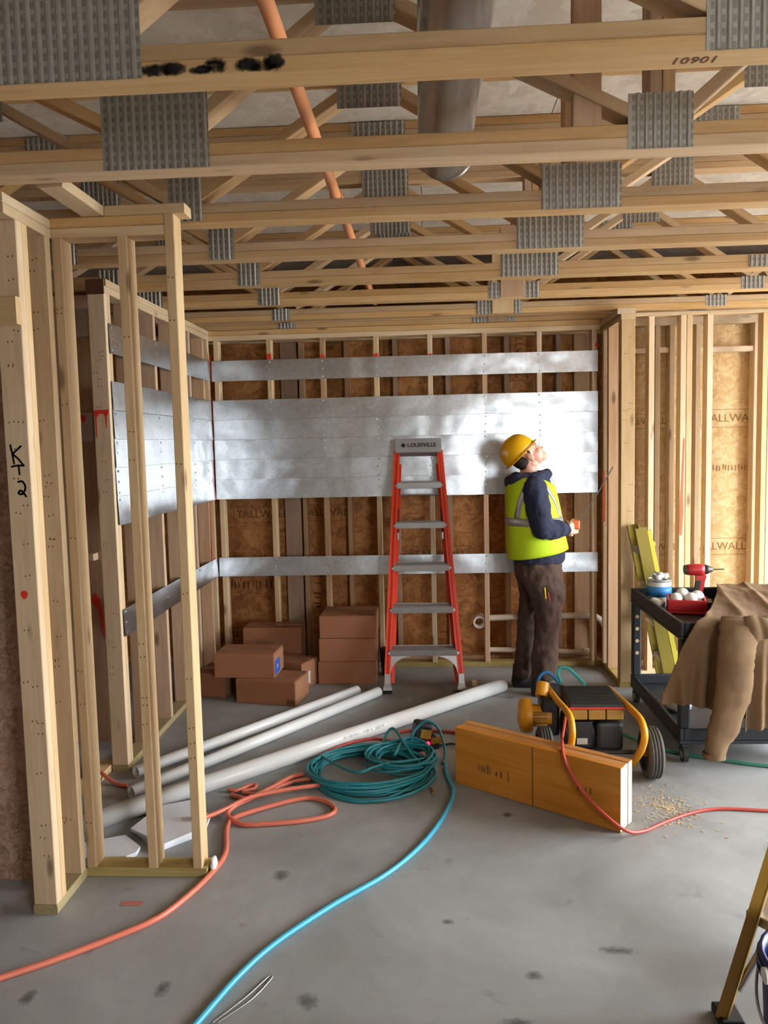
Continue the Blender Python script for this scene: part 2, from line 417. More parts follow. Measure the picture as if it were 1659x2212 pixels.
def strip(name, axis, fixed, a0, a1, z0, z1, sgn, parent, seed, studs):
    """flat steel strip, pulled in at every stud and buckled a little between them"""
    n = max(8, int((a1 - a0) / .022)); m = 5; vs_ = []; fs = []
    for i in range(n + 1):
        a = a0 + (a1 - a0) * i / n
        d = min(abs(a - s_) for s_ in studs)
        bul = .003 * min(1, d / .2) ** .8
        for j in range(m + 1):
            z = z0 + (z1 - z0) * j / m
            w = noise.noise(Vector((a * 2.3, z * 3.1, seed))) * .0065 * min(1, d / .1) + noise.noise(Vector((a * 7, z * 11, seed + 9))) * .0008
            f_ = fixed + sgn * (.003 + bul * .5 + w * .6 + (1 - j / m) * (.0045 + .002 * math.sin(seed * 3)))
            vs_.append((a, f_, z) if axis == 'x' else (f_, a, z))
    w_ = m + 1
    for i in range(n):
        for j in range(m):
            q = (i * w_ + j, (i + 1) * w_ + j, (i + 1) * w_ + j + 1, i * w_ + j + 1)
            fs.append(q)
    o = MB().add(vs_, fs, True).build(name, M_GALV, parent)
    md = o.modifiers.new('sheet', 'SOLIDIFY'); md.thickness = .0012; md.offset = 0; md.use_rim = False
    return o
ROWS = [(.737, .884), (1.338, 1.4895), (1.491, 1.6415), (1.643, 1.7925), (1.794, 1.9435), (1.945, 2.094), (2.238, 2.392)]
for r, (z0, z1) in enumerate(ROWS):
    strip('backing_strip', 'x', 5.979 - (.0015 if r % 2 else 0), -1.62, 1.285, z0, z1, -1, wb, r * 3.1, SX)
nm = MB()
for x in SX[1:-1]:
    for z0, z1 in ROWS:
        for q in (.12, .5, .88):
            nm.sphere((x + random.uniform(-.006, .006), 5.972, z0 + (z1 - z0) * q), .0065, 8, 5, (1, .4, 1))
tag(nm.build('nail_heads', plain('zinc_nail', (190, 190, 190), .3, 1.0), wb), kind='stuff')
for x, z, h, w in ((SX[1], 2.41, .05, .036), (SX[2], 2.402, .036, .032), (SX[3], 2.40, .03, .034), (SX[4], 2.397, .012, .03)):
    blotch('paint_mark', [(x - w / 2, 5.9805, z - .014), (x + w / 2, 5.9805, z - .014), (x + w / 2, 5.9805, z + h * .6), (x - w / 2 + .003, 5.9805, z + h * .5)], (0, -1, 0), M_REDPAINT, wb)
blotch('paint_mark', [(1.262, 5.975, 2.42), (1.285, 5.975, 2.418), (1.29, 5.975, 2.438), (1.27, 5.975, 2.444)], (0, -1, 0), M_REDPAINT, wb)
def stamp(txt, x, z, y, size, parent, mat, box=True, roll=0.0):
    mw = facing((x, y - .0008, z), (0, -1, 0), roll=roll)
    if not txt: return faint_print(size * 5, size, mw, mat, parent, int(abs(x * 100)))
    me = text_mesh(txt, size); me.materials.clear(); me.materials.append(mat)
    o = link(bpy.data.objects.new('printed_stamp', me), parent, mw)
    if box:
        w = max(v.co.x for v in me.vertices) - min(v.co.x for v in me.vertices); h = size * .75; w = w / 2 + size * .25; t = .0035
        m = MB()
        for a, b, c, d in ((-w, w, -h - t, -h), (-w, w, h, h + t), (-w - t, -w, -h, h), (w, w + t, -h, h)): m.box(a, b, c, d, -.0004, .0008, mat=mw)
        m.build('stamp_border', mat, parent)
    return o
for txt, x, z, s_, r_ in (('TALLWALL', -1.33, 1.19, .085, 0), ('TALLWALL', -.80, 1.195, .085, 0), ('TALLWALL', .10, .845, .085, 0), ('TALLWALL', -.26, 2.44, .075, -PI / 2),
                          ('TALLWALL', .735, 2.44, .085, -PI / 2), ('', -.83, 2.50, .05, 0), ('', -1.45, .62, .09, 0), ('', -.90, .60, .07, -PI / 2), ('TALLWALL', -1.50, .205, .07, 0)):
    stamp(txt, x, z, 6.262, s_, wb, M_INKFADE, True, r_)

# drain pipe roughed into the back wall
M_PVCOLD = plain('dusty_pvc', (222, 206, 188), .5, var=.08)
dp = empty('drain_pipe', (.9, 6.1, .04), 'white plastic drain pipe run low between the back wall studs', 'pipe')
DY = 6.12
MB().hollow((.39, DY - .12, .345), (.39, DY + .03, .345), .048, .034).build('pipe_socket', M_PVCOLD, dp)
MB().tube(smooth_path([(.42, DY, .352), (.8, DY, .362), (1.2, DY, .366), (1.30, DY, .355), (1.36, DY, .30), (1.385, DY, .2), (1.388, DY, .045)], 6), .024, 12).build('upper_pipe', M_PVCOLD, dp)
MB().tube([(.44, DY, .10), (.9, DY, .088), (1.22, DY, .07)], .021, 12).build('lower_pipe', M_PVCOLD, dp)
MB().cyl((1.20, DY, .075), (1.27, DY, .068), .034, n=16).cyl((1.24, DY, .07), (1.24, DY, .045), .030, n=16).build('elbow', M_PVCOLD, dp)

# ---------------------------------------------------------------- left wall with steel strips
XL = -1.636
wlf = empty('wall_left', (XL, 5, 0), 'open stud left wall carrying steel backing strips', kind='structure')
CY = [4.03, 4.068, 4.36, 4.755, 5.10, 5.46, 5.80, 5.94]
for k, y in enumerate(CY):
    lum('stud', XL - .089, XL, y, y + .037, .039, 2.543, (M_STUD, M_STUD, M_PINK, M_PINK, M_PINK, M_PINK, M_PINK, M_STUD)[k], wlf)
lum('bottom_plate', XL - .089, XL, 4.03, 5.978, 0, .038, M_TREAT, wlf)
lum('bottom_plate', XL - .185, XL - .095, 3.75, 4.10, 0, .038, M_STUD, wlf)
lum('top_plate', XL - .089, XL, 4.03, 5.978, 2.544, 2.581, M_STUD, wlf); lum('top_plate', XL - .089, XL, 4.06, 5.978, 2.582, 2.619, M_STUD, wlf)
MB().box(XL - .092, XL + .002, 4.022, 4.03, 2.535, 2.61).build('plate_end', M_ENDGRAIN, wlf)
for r, (z0, z1) in enumerate(ROWS):
    strip('backing_strip', 'y', XL + .001 + (.0015 if r % 2 else 0), 4.055, 5.96, z0, z1, 1, wlf, r * 2.7 + 40, CY)
nm = MB()
for y in CY[1:-1]:
    for z0, z1 in ROWS:
        for q in (.12, .5, .88): nm.sphere((XL + .008, y + .019, z0 + (z1 - z0) * q), .0065, 8, 5, (.4, 1, 1))
tag(nm.build('nail_heads', bpy.data.materials['zinc_nail'], wlf), kind='stuff')
# red paint: streak on the corner stud and drips on the end post
blotch('paint_streak', [(XL + .010, 5.80, .88), (XL + .010, 5.825, .88), (XL + .010, 5.832, 1.10), (XL + .010, 5.836, 1.33), (XL + .010, 5.822, 1.34), (XL + .010, 5.812, 1.10)], (1, 0, 0), M_ORPAINT, wlf)
blotch('paint_streak', [(XL + .012, 5.933, 1.33), (XL + .012, 5.939, 1.33), (XL + .012, 5.942, 2.30), (XL + .012, 5.95, 2.38), (XL + .012, 5.95, 2.44), (XL + .012, 5.935, 2.44), (XL + .012, 5.938, 2.2)], (1, 0, 0), M_REDPAINT, wlf)
yq = 4.0285
blotch('paint_drips', [(-1.722, yq, 1.945), (-1.722, yq, 1.92), (-1.716, yq, 1.905), (-1.715, yq, 1.80), (-1.710, yq, 1.80), (-1.708, yq, 1.905), (-1.693, yq, 1.925), (-1.672, yq, 1.925), (-1.662, yq, 1.908), (-1.660, yq, 1.85), (-1.656, yq, 1.85), (-1.653, yq, 1.912), (-1.645, yq, 1.925), (-1.643, yq, 1.945)], (0, -1, 0), M_REDPAINT, wlf)

# second row behind the left wall (only slivers of it show beside the end post)
wl2 = empty('wall_left_rear', (-2.0, 4.45, 0), 'reddish boards of the chase behind the left wall', kind='structure')
for i, x in enumerate((-2.28, -2.138, -1.998, -1.90)):
    lum('board', x, x + (.139 if i < 2 else .092), 4.47, 4.508, 0, 2.60, M_PINK, wl2)
lum('top_plate', -2.28, -1.80, 4.37, 4.469, 2.54, 2.60, M_PINK, wl2)
for z0, z1 in ((2.385, 2.545), (1.79, 1.955)):
    MB().box(-2.03, -1.915, 4.462, 4.469, z0, z1).build('backing_strip', M_GALV, wl2)
blotch('paint_mark', [(-2.0, 4.4615, 1.94), (-1.962, 4.4615, 1.94), (-1.955, 4.4615, 1.91), (-1.968, 4.4615, 1.895), (-1.985, 4.4615, 1.915)], (0, -1, 0), M_REDPAINT, wl2)
blotch('paint_mark', [(-1.99, 4.469, .86), (-1.965, 4.469, .90), (-1.935, 4.469, .87), (-1.918, 4.469, .74), (-1.912, 4.469, .62), (-1.93, 4.469, .68), (-1.948, 4.469, .80), (-1.975, 4.469, .83)], (0, -1, 0), M_REDPAINT, wl2)
lum('block', -2.03, -1.93, 4.40, 4.468, 1.10, 1.14, M_STUD, wl2)

# ---------------------------------------------------------------- near-left return: stub with the lettered stud, and the short two-bay frame
wn_ = empty('wall_left_near', (-1.4, 3.0, 0), 'short framed return wall of pale studs near the camera', kind='structure')
lum('bottom_plate', -1.505, -1.413, 2.74, 3.0, 0, .038, M_TREAT, wn_)
kt = lum('stud', -1.503, -1.414, 2.742, 2.782, .039, 2.543, M_STUD, wn_)
lum('stud', -1.503, -1.414, 2.783, 2.821, .039, 2.543, M_STUD, wn_)
lum('stud', -1.503, -1.414, 2.955, 2.993, .039, 2.543, M_STUD, wn_)
lum('top_plate', -1.505, -1.413, 2.66, 3.09, 2.544, 2.581, M_STUD, wn_); lum('top_plate', -1.505, -1.413, 2.66, 3.0, 2.582, 2.615, M_STUD, wn_)
lum('header', -2.5, -1.41, 2.700, 2.738, 2.18, 2.275, M_YELLOWPINE, wn_)
lum('stud', -1.412, -1.374, 3.0, 3.089, .039, 2.543, M_YELLOWPINE, wn_)
lum('stud', -1.157, -1.119, 3.0, 3.089, .039, 2.543, M_STUD, wn_)
lum('stud', -.973, -.935, 3.0, 3.089, .039, 2.619, M_STUD, wn_)
lum('bottom_plate', -1.412, -.918, 3.0, 3.089, 0, .038, M_TREAT, wn_)
lum('top_plate', -1.412, -.974, 3.0, 3.089, 2.544, 2.581, M_STUD, wn_); lum('top_plate', -1.412, -.974, 3.0, 3.089, 2.582, 2.619, M_TRUSS, wn_)
lum('top_plate', -1.20, -.893, 3.0, 3.089, 2.62, 2.658, M_STUD, wn_)
lum('tie_board', -1.29, -1.203, 2.66, 3.0, 2.62, 2.658, M_STUD, wn_)
MB().box(-3.9, -1.545, 2.975, 2.990, 0, 2.6).build('osb_panel', M_OSB_NEAR, wn_)
lum('stud', -1.548, -1.506, 2.90, 2.972, .0, 2.543, M_PINK, wn_)
# hand lettering and marks on the first stud
def stroke(m, pts, w_=.007):
    """marker stroke drawn on the face of the first stud"""
    for (x0, z0), (x1, z1) in zip(pts, pts[1:]):
        d = Vector((x1 - x0, z1 - z0)); n_ = Vector((-d.y, d.x)).normalized() * w_ / 2; e = d.normalized() * w_ * .3
        m.prism([(x0 - e.x + n_.x, 2.7416, z0 - e.y + n_.y), (x0 - e.x - n_.x, 2.7416, z0 - e.y - n_.y), (x1 + e.x - n_.x, 2.7416, z1 + e.y - n_.y), (x1 + e.x + n_.x, 2.7416, z1 + e.y + n_.y)], (0, -.0008, 0))
for pl in (([(-1.483, 1.762), (-1.478, 1.735), (-1.473, 1.695)], [(-1.444, 1.757), (-1.462, 1.742), (-1.478, 1.728)], [(-1.478, 1.73), (-1.460, 1.715), (-1.440, 1.690)]),
           ([(-1.483, 1.684), (-1.46, 1.688), (-1.437, 1.687)], [(-1.457, 1.686), (-1.455, 1.655)]),
           ([(-1.463, 1.629), (-1.448, 1.631), (-1.438, 1.617), (-1.439, 1.600), (-1.452, 1.585), (-1.463, 1.589), (-1.455, 1.598), (-1.443, 1.587), (-1.436, 1.576)],)):
    m = MB()
    for p_ in pl: stroke(m, smooth_path([(x, z, 0) for x, z in p_], 4) and [(v.x, v.y) for v in smooth_path([(x, z, 0) for x, z in p_], 4)])
    fixnormals(m.build('hand_lettering', M_INK, kt, origin=(0, 0, 0)))
blotch('paint_spot', [(-1.466 + .013 * math.cos(a) * (1 + .2 * math.sin(3 * a)), 2.7418, 1.219 + .016 * math.sin(a)) for a in [i * PI / 5 for i in range(10)]], (0, -1, 0), M_REDPAINT, kt)

def nail_marks(parent, spots, seed):
    rn = random.Random(seed); m = MB()
    for x0, x1, y, z0, z1, n in spots:
        for i in range(n):
            z = rn.uniform(z0, z1); x = rn.uniform(x0 + .012, x1 - .03)
            for dx, dz in ((0, 0), (.016, rn.uniform(-.004, .004))): m.box(x + dx - .0022, x + dx + .0022, y - .0006, y + .0002, z + dz - .003, z + dz + .003)
    tag(m.build('nail_marks', M_INKFADE, parent), kind='stuff')
nail_marks(wn_, [(-1.503, -1.414, 2.742, .2, 2.5, 26), (-1.503, -1.414, 2.955, .2, 2.5, 22), (-1.157, -1.119, 3.0, .2, 2.5, 8), (-.973, -.935, 3.0, .2, 2.5, 8), (-1.412, -1.374, 3.0, .2, 2.5, 7)], 3)
nail_marks(wlf, [(-1.725, -1.636, 4.03, .2, 2.4, 16)], 4)
# ---------------------------------------------------------------- right return and right part of the back wall
we = empty('wall_right_return', (1.37, 5.7, 0), 'short framed return wall beside the worker', kind='structure')
lum('bottom_plate', 1.325, 1.42, 5.45, 5.978, 0, .038, M_TREAT, we)
lum('stud', 1.328, 1.42, 5.45, 5.488, .039, 2.53, M_STUD, we); lum('stud', 1.328, 1.42, 5.489, 5.527, .039, 2.53, M_PINK, we)
lum('stud', 1.322, 1.415, 5.80, 5.838, .039, 2.53, M_PINK, we); lum('stud', 1.315, 1.405, 5.93, 5.968, .039, 2.53, M_STUD, we)
lum('top_plate', 1.325, 1.42, 5.44, 5.975, 2.531, 2.568, M_STUD, we); lum('top_plate', 1.30, 1.42, 5.44, 5.975, 2.569, 2.606, M_STUD, we)
blotch('paint_streak', [(1.3145, 5.9295, 1.12), (1.330, 5.9295, 1.12), (1.332, 5.9295, 1.3), (1.326, 5.9295, 1.5), (1.3145, 5.9295, 1.5)], (0, -1, 0), M_ORPAINT, we)
nail_marks(we, [(1.328, 1.42, 5.45, 1.0, 2.5, 10), (1.315, 1.405, 5.93, .3, 2.5, 22)], 5)
wf = empty('wall_back_right', (2.5, 5.72, 0), 'brightly lit stud wall with daylight-paled sheathing behind the tool cart', kind='structure')
for i in range(3): MB().box(1.425 + i * 1.0, 2.423 + i * 1.0, 6.07, 6.082, 0, 2.62).build('osb_panel', M_OSB_LIT, wf)
lum('bottom_plate', 1.425, 4.3, 5.72, 5.809, 0, .038, M_STUD, wf)
lum('bottom_plate', 1.425, 4.3, 5.97, 6.06, 0, .038, M_STUD, wf)
lum('top_plate', 1.425, 4.3, 5.72, 5.809, 2.592, 2.619, M_STUD, wf)
lum('top_plate', 1.425, 4.3, 5.97, 6.06, 2.56, 2.619, M_STUD, wf)
fs_ = []
for x0, x1 in ((1.585, 1.625), (1.806, 1.846), (1.848, 1.888), (1.990, 2.03), (2.372, 2.41), (2.412, 2.45), (2.85, 2.89), (3.25, 3.29), (3.65, 3.69)):
    fs_.append(lum('stud', x0, x1, 5.72, 5.809, .039, 2.591, M_STUD, wf))
for x in (1.72, 1.826, 2.015, 2.435, 2.84, 3.25):
    lum('stud', x - .019, x + .019, 5.97, 6.059, .039, 2.559, M_STUD, wf)
lum('block', 1.74, 1.806, 5.98, 6.06, 2.36, 2.40, M_STUD, wf); lum('block', 2.035, 2.415, 5.98, 6.06, 2.355, 2.395, M_STUD, wf)
lum('block', 1.45, 1.70, 5.98, 6.06, 2.36, 2.40, M_STUD, wf)
blotch('paint_streak', [(1.808, 5.7195, 1.04), (1.826, 5.7195, 1.03), (1.836, 5.7195, 1.2), (1.832, 5.7195, 1.35), (1.842, 5.7195, 1.72), (1.832, 5.7195, 1.73), (1.822, 5.7195, 1.45), (1.812, 5.7195, 1.25)], (0, -1, 0), M_ORPAINT, wf)
for txt, x, z, s_ in (('TALLWALL', 1.64, 1.86, .07), ('TALLWALL', 2.30, 1.87, .085), ('TALLWALL', 1.76, .90, .075), ('TALLWALL', 2.22, .90, .08), ('', 2.30, 1.50, .055)):
    stamp(txt, x, z, 6.07, s_, wf, M_INKFADE2, True)

# ================================================================== FLOOR TRUSSES OVERHEAD
TY = [1.93 + .6096 * k for k in range(7)] + [5.975]
ORD = ['nearest the camera, with black smudges on its lower chord', 'second from the camera', 'third from the camera', 'fourth from the camera', 'fifth from the camera',
       'sixth from the camera', 'seventh from the camera', 'resting on the top of the back wall']
_pc = {}
def toothed_plate(x0, x1, z0, z1, y, parent):
    w, h = round(x1 - x0, 3), round(z1 - z0, 3); key = (w, h)
    if key not in _pc:
        m = MB().box(-w / 2, w / 2, -.0006, .0006, -h / 2, h / 2)
        n = int(w / .0254)
        for i in range(n + 1):
            xc = (math.floor(-w / 2 / .0254) + i) * .0254 + .008
            if xc - .0075 < -w / 2 or xc + .0075 > w / 2: continue
            m.add([(xc - .0075, -.0006, -h / 2), (xc - .003, -.006, -h / 2), (xc + .003, -.006, -h / 2), (xc + .0075, -.0006, -h / 2), (xc - .0075, -.0006, h / 2), (xc - .003, -.006, h / 2), (xc + .003, -.006, h / 2), (xc + .0075, -.0006, h / 2)],
                  [(0, 1, 5, 4), (1, 2, 6, 5), (2, 3, 7, 6)])
        me = m.mesh('toothed_plate'); me.materials.append(M_PLATE); _pc[key] = me
    return link(bpy.data.objects.new('connector_plate', _pc[key]), parent, Matrix.Translation(((x0 + x1) / 2, y - .0012, (z0 + z1) / 2)))
LP = [(-1.02, -.662, 2.62, 2.90), (-1.011, -.667, 2.622, 2.856), (-1.0, -.865, 2.63, 2.80), (-1.007, -.885, 2.62, 2.765), (-1.018, -.894, 2.62, 2.742), (-1.035, -.90, 2.62, 2.725), (-1.065, -.942, 2.62, 2.70), (-1.1, -.968, 2.62, 2.66)]
RP = [(.66, .90, 2.62, 2.86), (.636, .833, 2.62, 2.785), (.463, .767, 2.622, 2.79), (.435, .746, 2.621, 2.767), (.425, .731, 2.62, 2.753), (.403, .714, 2.615, 2.712), (.371, .683, 2.618, 2.712), (.36, .68, 2.622, 2.66)]
TL = ['nearest', '', '', '', '', '', '', '']
for k, y in enumerate(TY):
    t = empty('floor_truss', (0, y, ZC), 'flat timber floor truss overhead, ' + ORD[k], 'truss', 'floor trusses overhead')
    y1 = y + .089; xl, xr = (-3.9, 4.3) if k < 7 else (-1.72, 4.3)
    for z in (ZC + .001, ZC + .039):
        lum('bottom_chord', xl, xr, y, y1, z, z + .0375, M_TRUSS, t)
    for z in (ZD - .077, ZD - .039):
        lum('top_chord', xl, xr, y, y1, z, z + .0375, M_TRUSS, t)
    zb, zt = ZC + .078, ZD - .079
    lj = (LP[k][0] + LP[k][1]) / 2 if k < 2 else -.945; rj = .74 if k < 2 else .59
    B_ = [-2.55, lj, rj, 2.03, 3.5]; T_ = [-3.3, -1.75, -.19, 1.33, 2.75, 4.1]
    for i, b in enumerate(B_):
        for tt in (T_[i], T_[i + 1]):
            if not (xl < b < xr and xl < tt < xr): continue
            s_ = 1 if tt > b else -1
            bar('web', (b + s_ * .045, y + .0445, zb + .012), (tt - s_ * .045, y + .0445, zt - .012), .0885, .038, M_TRUSS, t)
    bar('web', (rj - .02, y + .0445, zb), (rj - .02, y + .0445, zt), .0885, .038, M_PINK, t, up=(1, 0, 0))
    bar('web', (rj + .02, y + .0445, zb), (rj + .02, y + .0445, zt), .0885, .038, M_TRUSS, t, up=(1, 0, 0))
    if k == 1: lum('web_block', rj - .268, rj - .18, y + .012, y + .05, zb, zt, M_PINK, t)
    x0, x1, z0, z1 = LP[k]; toothed_plate(x0, x1, z0, z1, y, t)
    x0, x1, z0, z1 = RP[k]
    if k < 5: toothed_plate(x0, x1, z0, z1, y, t)
    else:
        toothed_plate(x0, .473, z0, z1, y, t); toothed_plate(.625, x1, z0, z1, y, t)
        lum('web_block', .476, .622, y - .012, y - .0005, ZC + .002, 3.05, M_PINK if k != 6 else M_STUD, t)
    if k < 7:
        toothed_plate(-.32, -.07, 3.03, ZD - .004, y, t); toothed_plate(1.22, 1.44, 3.04, ZD - .004, y, t); toothed_plate(-1.87, -1.65, 3.04, ZD - .004, y, t)
        toothed_plate(2.62, 2.86, 3.04, ZD - .004, y, t)
    if k >= 4: toothed_plate(1.93, 2.07, 2.626, 2.70, y, t); toothed_plate(1.73, 1.84, 2.63, 2.69, y, t) if k == 4 else None
    if k in (3, 4, 5): toothed_plate(-1.80, -1.645, 2.622, 2.73, y, t)
# black smudges and pencil writing on the nearest truss
tr0 = bpy.data.objects['floor_truss']
M_SMUDGE = plain('black_soot', (30, 26, 24), .9)
M_SOFT = soft_stain('soft_black_smudge', (24, 20, 18), (1, 0, 1))
for cx, cz, w_, h_ in ((-.628, 2.634, .045, .020), (-.588, 2.634, .035, .022), (-.515, 2.630, .035, .014), (-.484, 2.638, .03, .022), (-.405, 2.637, .036, .020), (-.368, 2.633, .045, .016), (-.343, 2.640, .03, .024)):
    MB().box(cx - w_, cx + w_, 1.9288, 1.9294, max(ZC + .001, cz - h_), cz + h_).build('smudge', M_SOFT, tr0)
lettering('10901', .045, facing((.65, 1.977, ZC + .0008), (0, 0, -1), up=(0, -1, 0)), M_INKFADE, tr0, 'pencil_writing')

# ---------------------------------------------------------------- sprinkler pipe and duct running between the chords
M_CPVC = plain('orange_cpvc', (238, 160, 110), .35)
sp = empty('sprinkler_pipe', (-.36, 3, 2.78), 'orange plastic sprinkler pipe threaded through the trusses', 'pipe')
MB().cyl((-.36, -1.2, 2.785), (-.36, 5.95, 2.785), .021, n=20).build('pipe_run', M_CPVC, sp)
MB().cyl((-.36, 3.40, 2.785), (-.36, 3.48, 2.785), .027, n=20).build('pipe_coupling', M_CPVC, sp)
du = empty('round_duct', (.09, 2, 2.86), 'shiny round galvanised duct hung inside the trusses', 'duct')
MB().hollow((.12, -1.2, 2.855), (.09, 3.18, 2.855), .10, .0985, 48).build('duct_pipe', M_DUCT, du)
for yy in (1.72, 3.16):
    MB().hollow((.10, yy, 2.855), (.10, yy + .012, 2.855), .104, .0985, 48).build('duct_bead', M_DUCT, du)
cb = empty('cable_bundle', (-.12, 4.99, 2.72), 'black cable loops lying on the sixth truss', 'cable')
for i in range(3):
    MB().tube(smooth_path([(-.22 + .05 * math.cos(a) + .10 * i, 4.99 + .03 * math.sin(a) + i * .01, 2.725 + .035 * (1 + math.sin(a * 1.0 + i))) for a in [j * 2 * PI / 8 for j in range(8)]], 4, True), .009, 8, closed=True).build('cable_loop', M_SMUDGE, cb)
# ================================================================== ORANGE STEPLADDER, folded, leaning on the back wall
M_FGORANGE = plain('orange_fibreglass', (236, 66, 36), .4, var=.06)
M_ALU = plain('worn_aluminium', (176, 172, 168), .38, .75, var=.12, vs_=14)
M_ALUDIRTY = plain('aluminium_tread', (150, 142, 138), .5, .5, var=.2, vs_=30)
M_CAP = plain('grey_plastic_cap', (148, 146, 146), .5, var=.08)
M_BLACK = plain('black_plastic', (28, 28, 30), .5)
M_RUBBER = plain('black_rubber', (40, 39, 38), .75, var=.15)
LB = Vector((0, 5.37, 0)); LD = Vector((0, .5, 1.76)).normalized(); LN = Vector((0, -1.76, .5)).normalized()
def lp(x, s, n=0.0): return Vector((x, 0, 0)) + LB + LD * s + LN * n
ld = empty('step_ladder', (-.04, 5.4, 0), 'folded orange fibreglass stepladder leaning against the back wall', 'ladder')
def obox(name, c, ax, ay, az, dx, dy, dz, mat, parent, ch=.003):
    m = Matrix((Vector(ax).normalized(), Vector(ay).normalized(), Vector(az).normalized())).transposed().to_4x4(); m.translation = Vector(c)
    return MB().box(-dx / 2, dx / 2, -dy / 2, dy / 2, -dz / 2, dz / 2, mat=m, ch=ch).build(name, mat, parent)
RXL = lambda s: -.297 + (.087) * s / 1.71; RXR = lambda s: .219 - .123 * s / 1.71
for fx, sg in ((RXL, 1), (RXR, -1)):
    a, b = lp(fx(.05), .05), lp(fx(1.74), 1.74); d = (b - a).normalized(); side = LN.cross(d).normalized()
    m = Matrix((d, side, LN)).transposed().to_4x4(); m.translation = (a + b) / 2; L = (b - a).length
    # channel section: web and two flanges
    ch = MB().box(-L / 2, L / 2, -.003, .003, -.035, .035, mat=m)
    for z in (-.035, .029): ch.box(-L / 2, L / 2, (-.0 if sg > 0 else -.028), (.028 if sg > 0 else .0), z, z + .006, mat=m)
    for z in (-.035, .029): ch.box(-L / 2, L / 2, (-.014), (.014), z, z + .006, mat=m)
    ch.build('rail', M_FGORANGE, ld)
    # rear rail folded against the front one
    a2, b2 = lp(fx(.05) + sg * .03, .06, -.075), lp(fx(1.6) + sg * .02, 1.66, -.075)
    d2 = (b2 - a2).normalized(); m2 = Matrix((d2, LN.cross(d2).normalized(), LN)).transposed().to_4x4(); m2.translation = (a2 + b2) / 2; L2 = (b2 - a2).length
    MB().box(-L2 / 2, L2 / 2, -.012, .012, -.02, .02, mat=m2).build('rear_rail', M_FGORANGE, ld)
    # shoe
    c = lp(fx(.05), .055); f0 = lp(fx(0), 0.002)
    ft = MB()
    ft.loft([[lp(fx(0) + dx * w, s_, dn * dd) for dx, dn in ((-1, -1), (1, -1), (1, 1), (-1, 1))] for s_, w, dd in ((.012, .030, .045), (.03, .030, .045), (.06, .020, .040), (.125, .018, .038))], smooth=False)
    ft.build('foot', M_ALU, ld)
    MB().box(fx(0) - .03, fx(0) + .03, 5.325, 5.41, .0, .010, ch=.003).build('foot_pad', M_RUBBER, ld)
for i, s_ in enumerate((.268, .567, .866, 1.177, 1.474)):
    xa, xb = RXL(s_) + .004, RXR(s_) - .004; st = MB()
    # nosing, flat tread and rear lip; the treads lie level when the ladder stands open, so they tip back here
    td = (Vector((0, 1, .08))).normalized(); up = Vector((1, 0, 0)).cross(td)
    m = Matrix((Vector((1, 0, 0)), td, up)).transposed().to_4x4(); m.translation = lp((xa + xb) / 2, s_, .037)
    h = (xb - xa) / 2
    st.box(-h, h, -.003, .002, -.021, .021, mat=m, ch=.002).box(-h, h, .0, .088, .017, .0205, mat=m).box(-h, h, .083, .088, -.012, .018, mat=m)
    for q in range(6): st.box(-h + .005, h - .005, .012 + q * .012, .016 + q * .012, .0205, .0225, mat=m)
    so = st.build('step', M_ALU if i else M_ALUDIRTY, ld)
    if i in (0, 1, 2, 4): MB().box(-h, h, -.012, .012, -.004, .004, mat=Matrix.Translation(lp((xa + xb) / 2, s_ + (.055 if i < 3 else -.05), -.06)) @ Matrix.Rotation(-.27, 4, 'X')).build('rear_brace', M_ALUDIRTY, ld)
    for x in (xa - .004, xb + .004): MB().cyl(lp(x, s_, .036), lp(x, s_, .042), .009, n=10).build('rivet', M_ALU, ld)
# arched gussets under the lowest step
for fx, sg in ((RXL, 1), (RXR, -1)):
    pts = [lp(fx(.10) + sg * .012, .10, .02), lp(fx(.16) + sg * .022, .16, .02), lp(fx(.21) + sg * .05, .205, .02), lp(fx(.24) + sg * .10, .235, .02), lp(fx(.24) + sg * .15, .246, .02)]
    out = [lp(fx(.10) + sg * .002, .10, .02), lp(fx(.25) + sg * .002, .248, .02), lp(fx(.25) + sg * .15, .252, .02)]
    fixnormals(MB().prism(smooth_path(pts, 4) + out[::-1], LN * .012).build('gusset', M_ALU, ld))
# spreader bars folded along the rails
for fx, sg in ((RXL, 1), (RXR, -1)):
    MB().tube([lp(fx(1.15) + sg * .026, 1.10, .01), lp(fx(1.3) + sg * .024, 1.31, .0)], .004, 6).build('spreader', M_BLACK, ld)
    MB().box(-.006, .006, -.004, .004, -.025, .025, mat=Matrix.Translation(lp(fx(1.1) + sg * .03, 1.105, .012))).build('spreader_clip', M_ALU, ld)
capm = Matrix((Vector((1, 0, 0)), -LN, LD)).transposed().to_4x4(); capm.translation = lp(-.056, 1.775)
cap = MB().loft([[capm @ Vector((x * w, y * dd, z)) for x, y in ((-1, -1), (1, -1), (1, 1), (-1, 1))] for z, w, dd in ((-.055, .166, .055), (-.03, .170, .06), (.035, .168, .06), (.05, .160, .056), (.054, .12, .04))], smooth=False)
cp = cap.build('top_cap', M_CAP, ld)
lettering('LOUISVILLE', .042, facing(lp(-.03, 1.772, .0612), LN, up=LD), M_BLACK, cp, 'lettering', .0006)
fixnormals(MB().prism([lp(-.165, 1.79, .0612), lp(-.148, 1.772, .0612), lp(-.165, 1.754, .0612), lp(-.182, 1.772, .0612)], LN * .001).build('emblem', M_BLACK, cp))

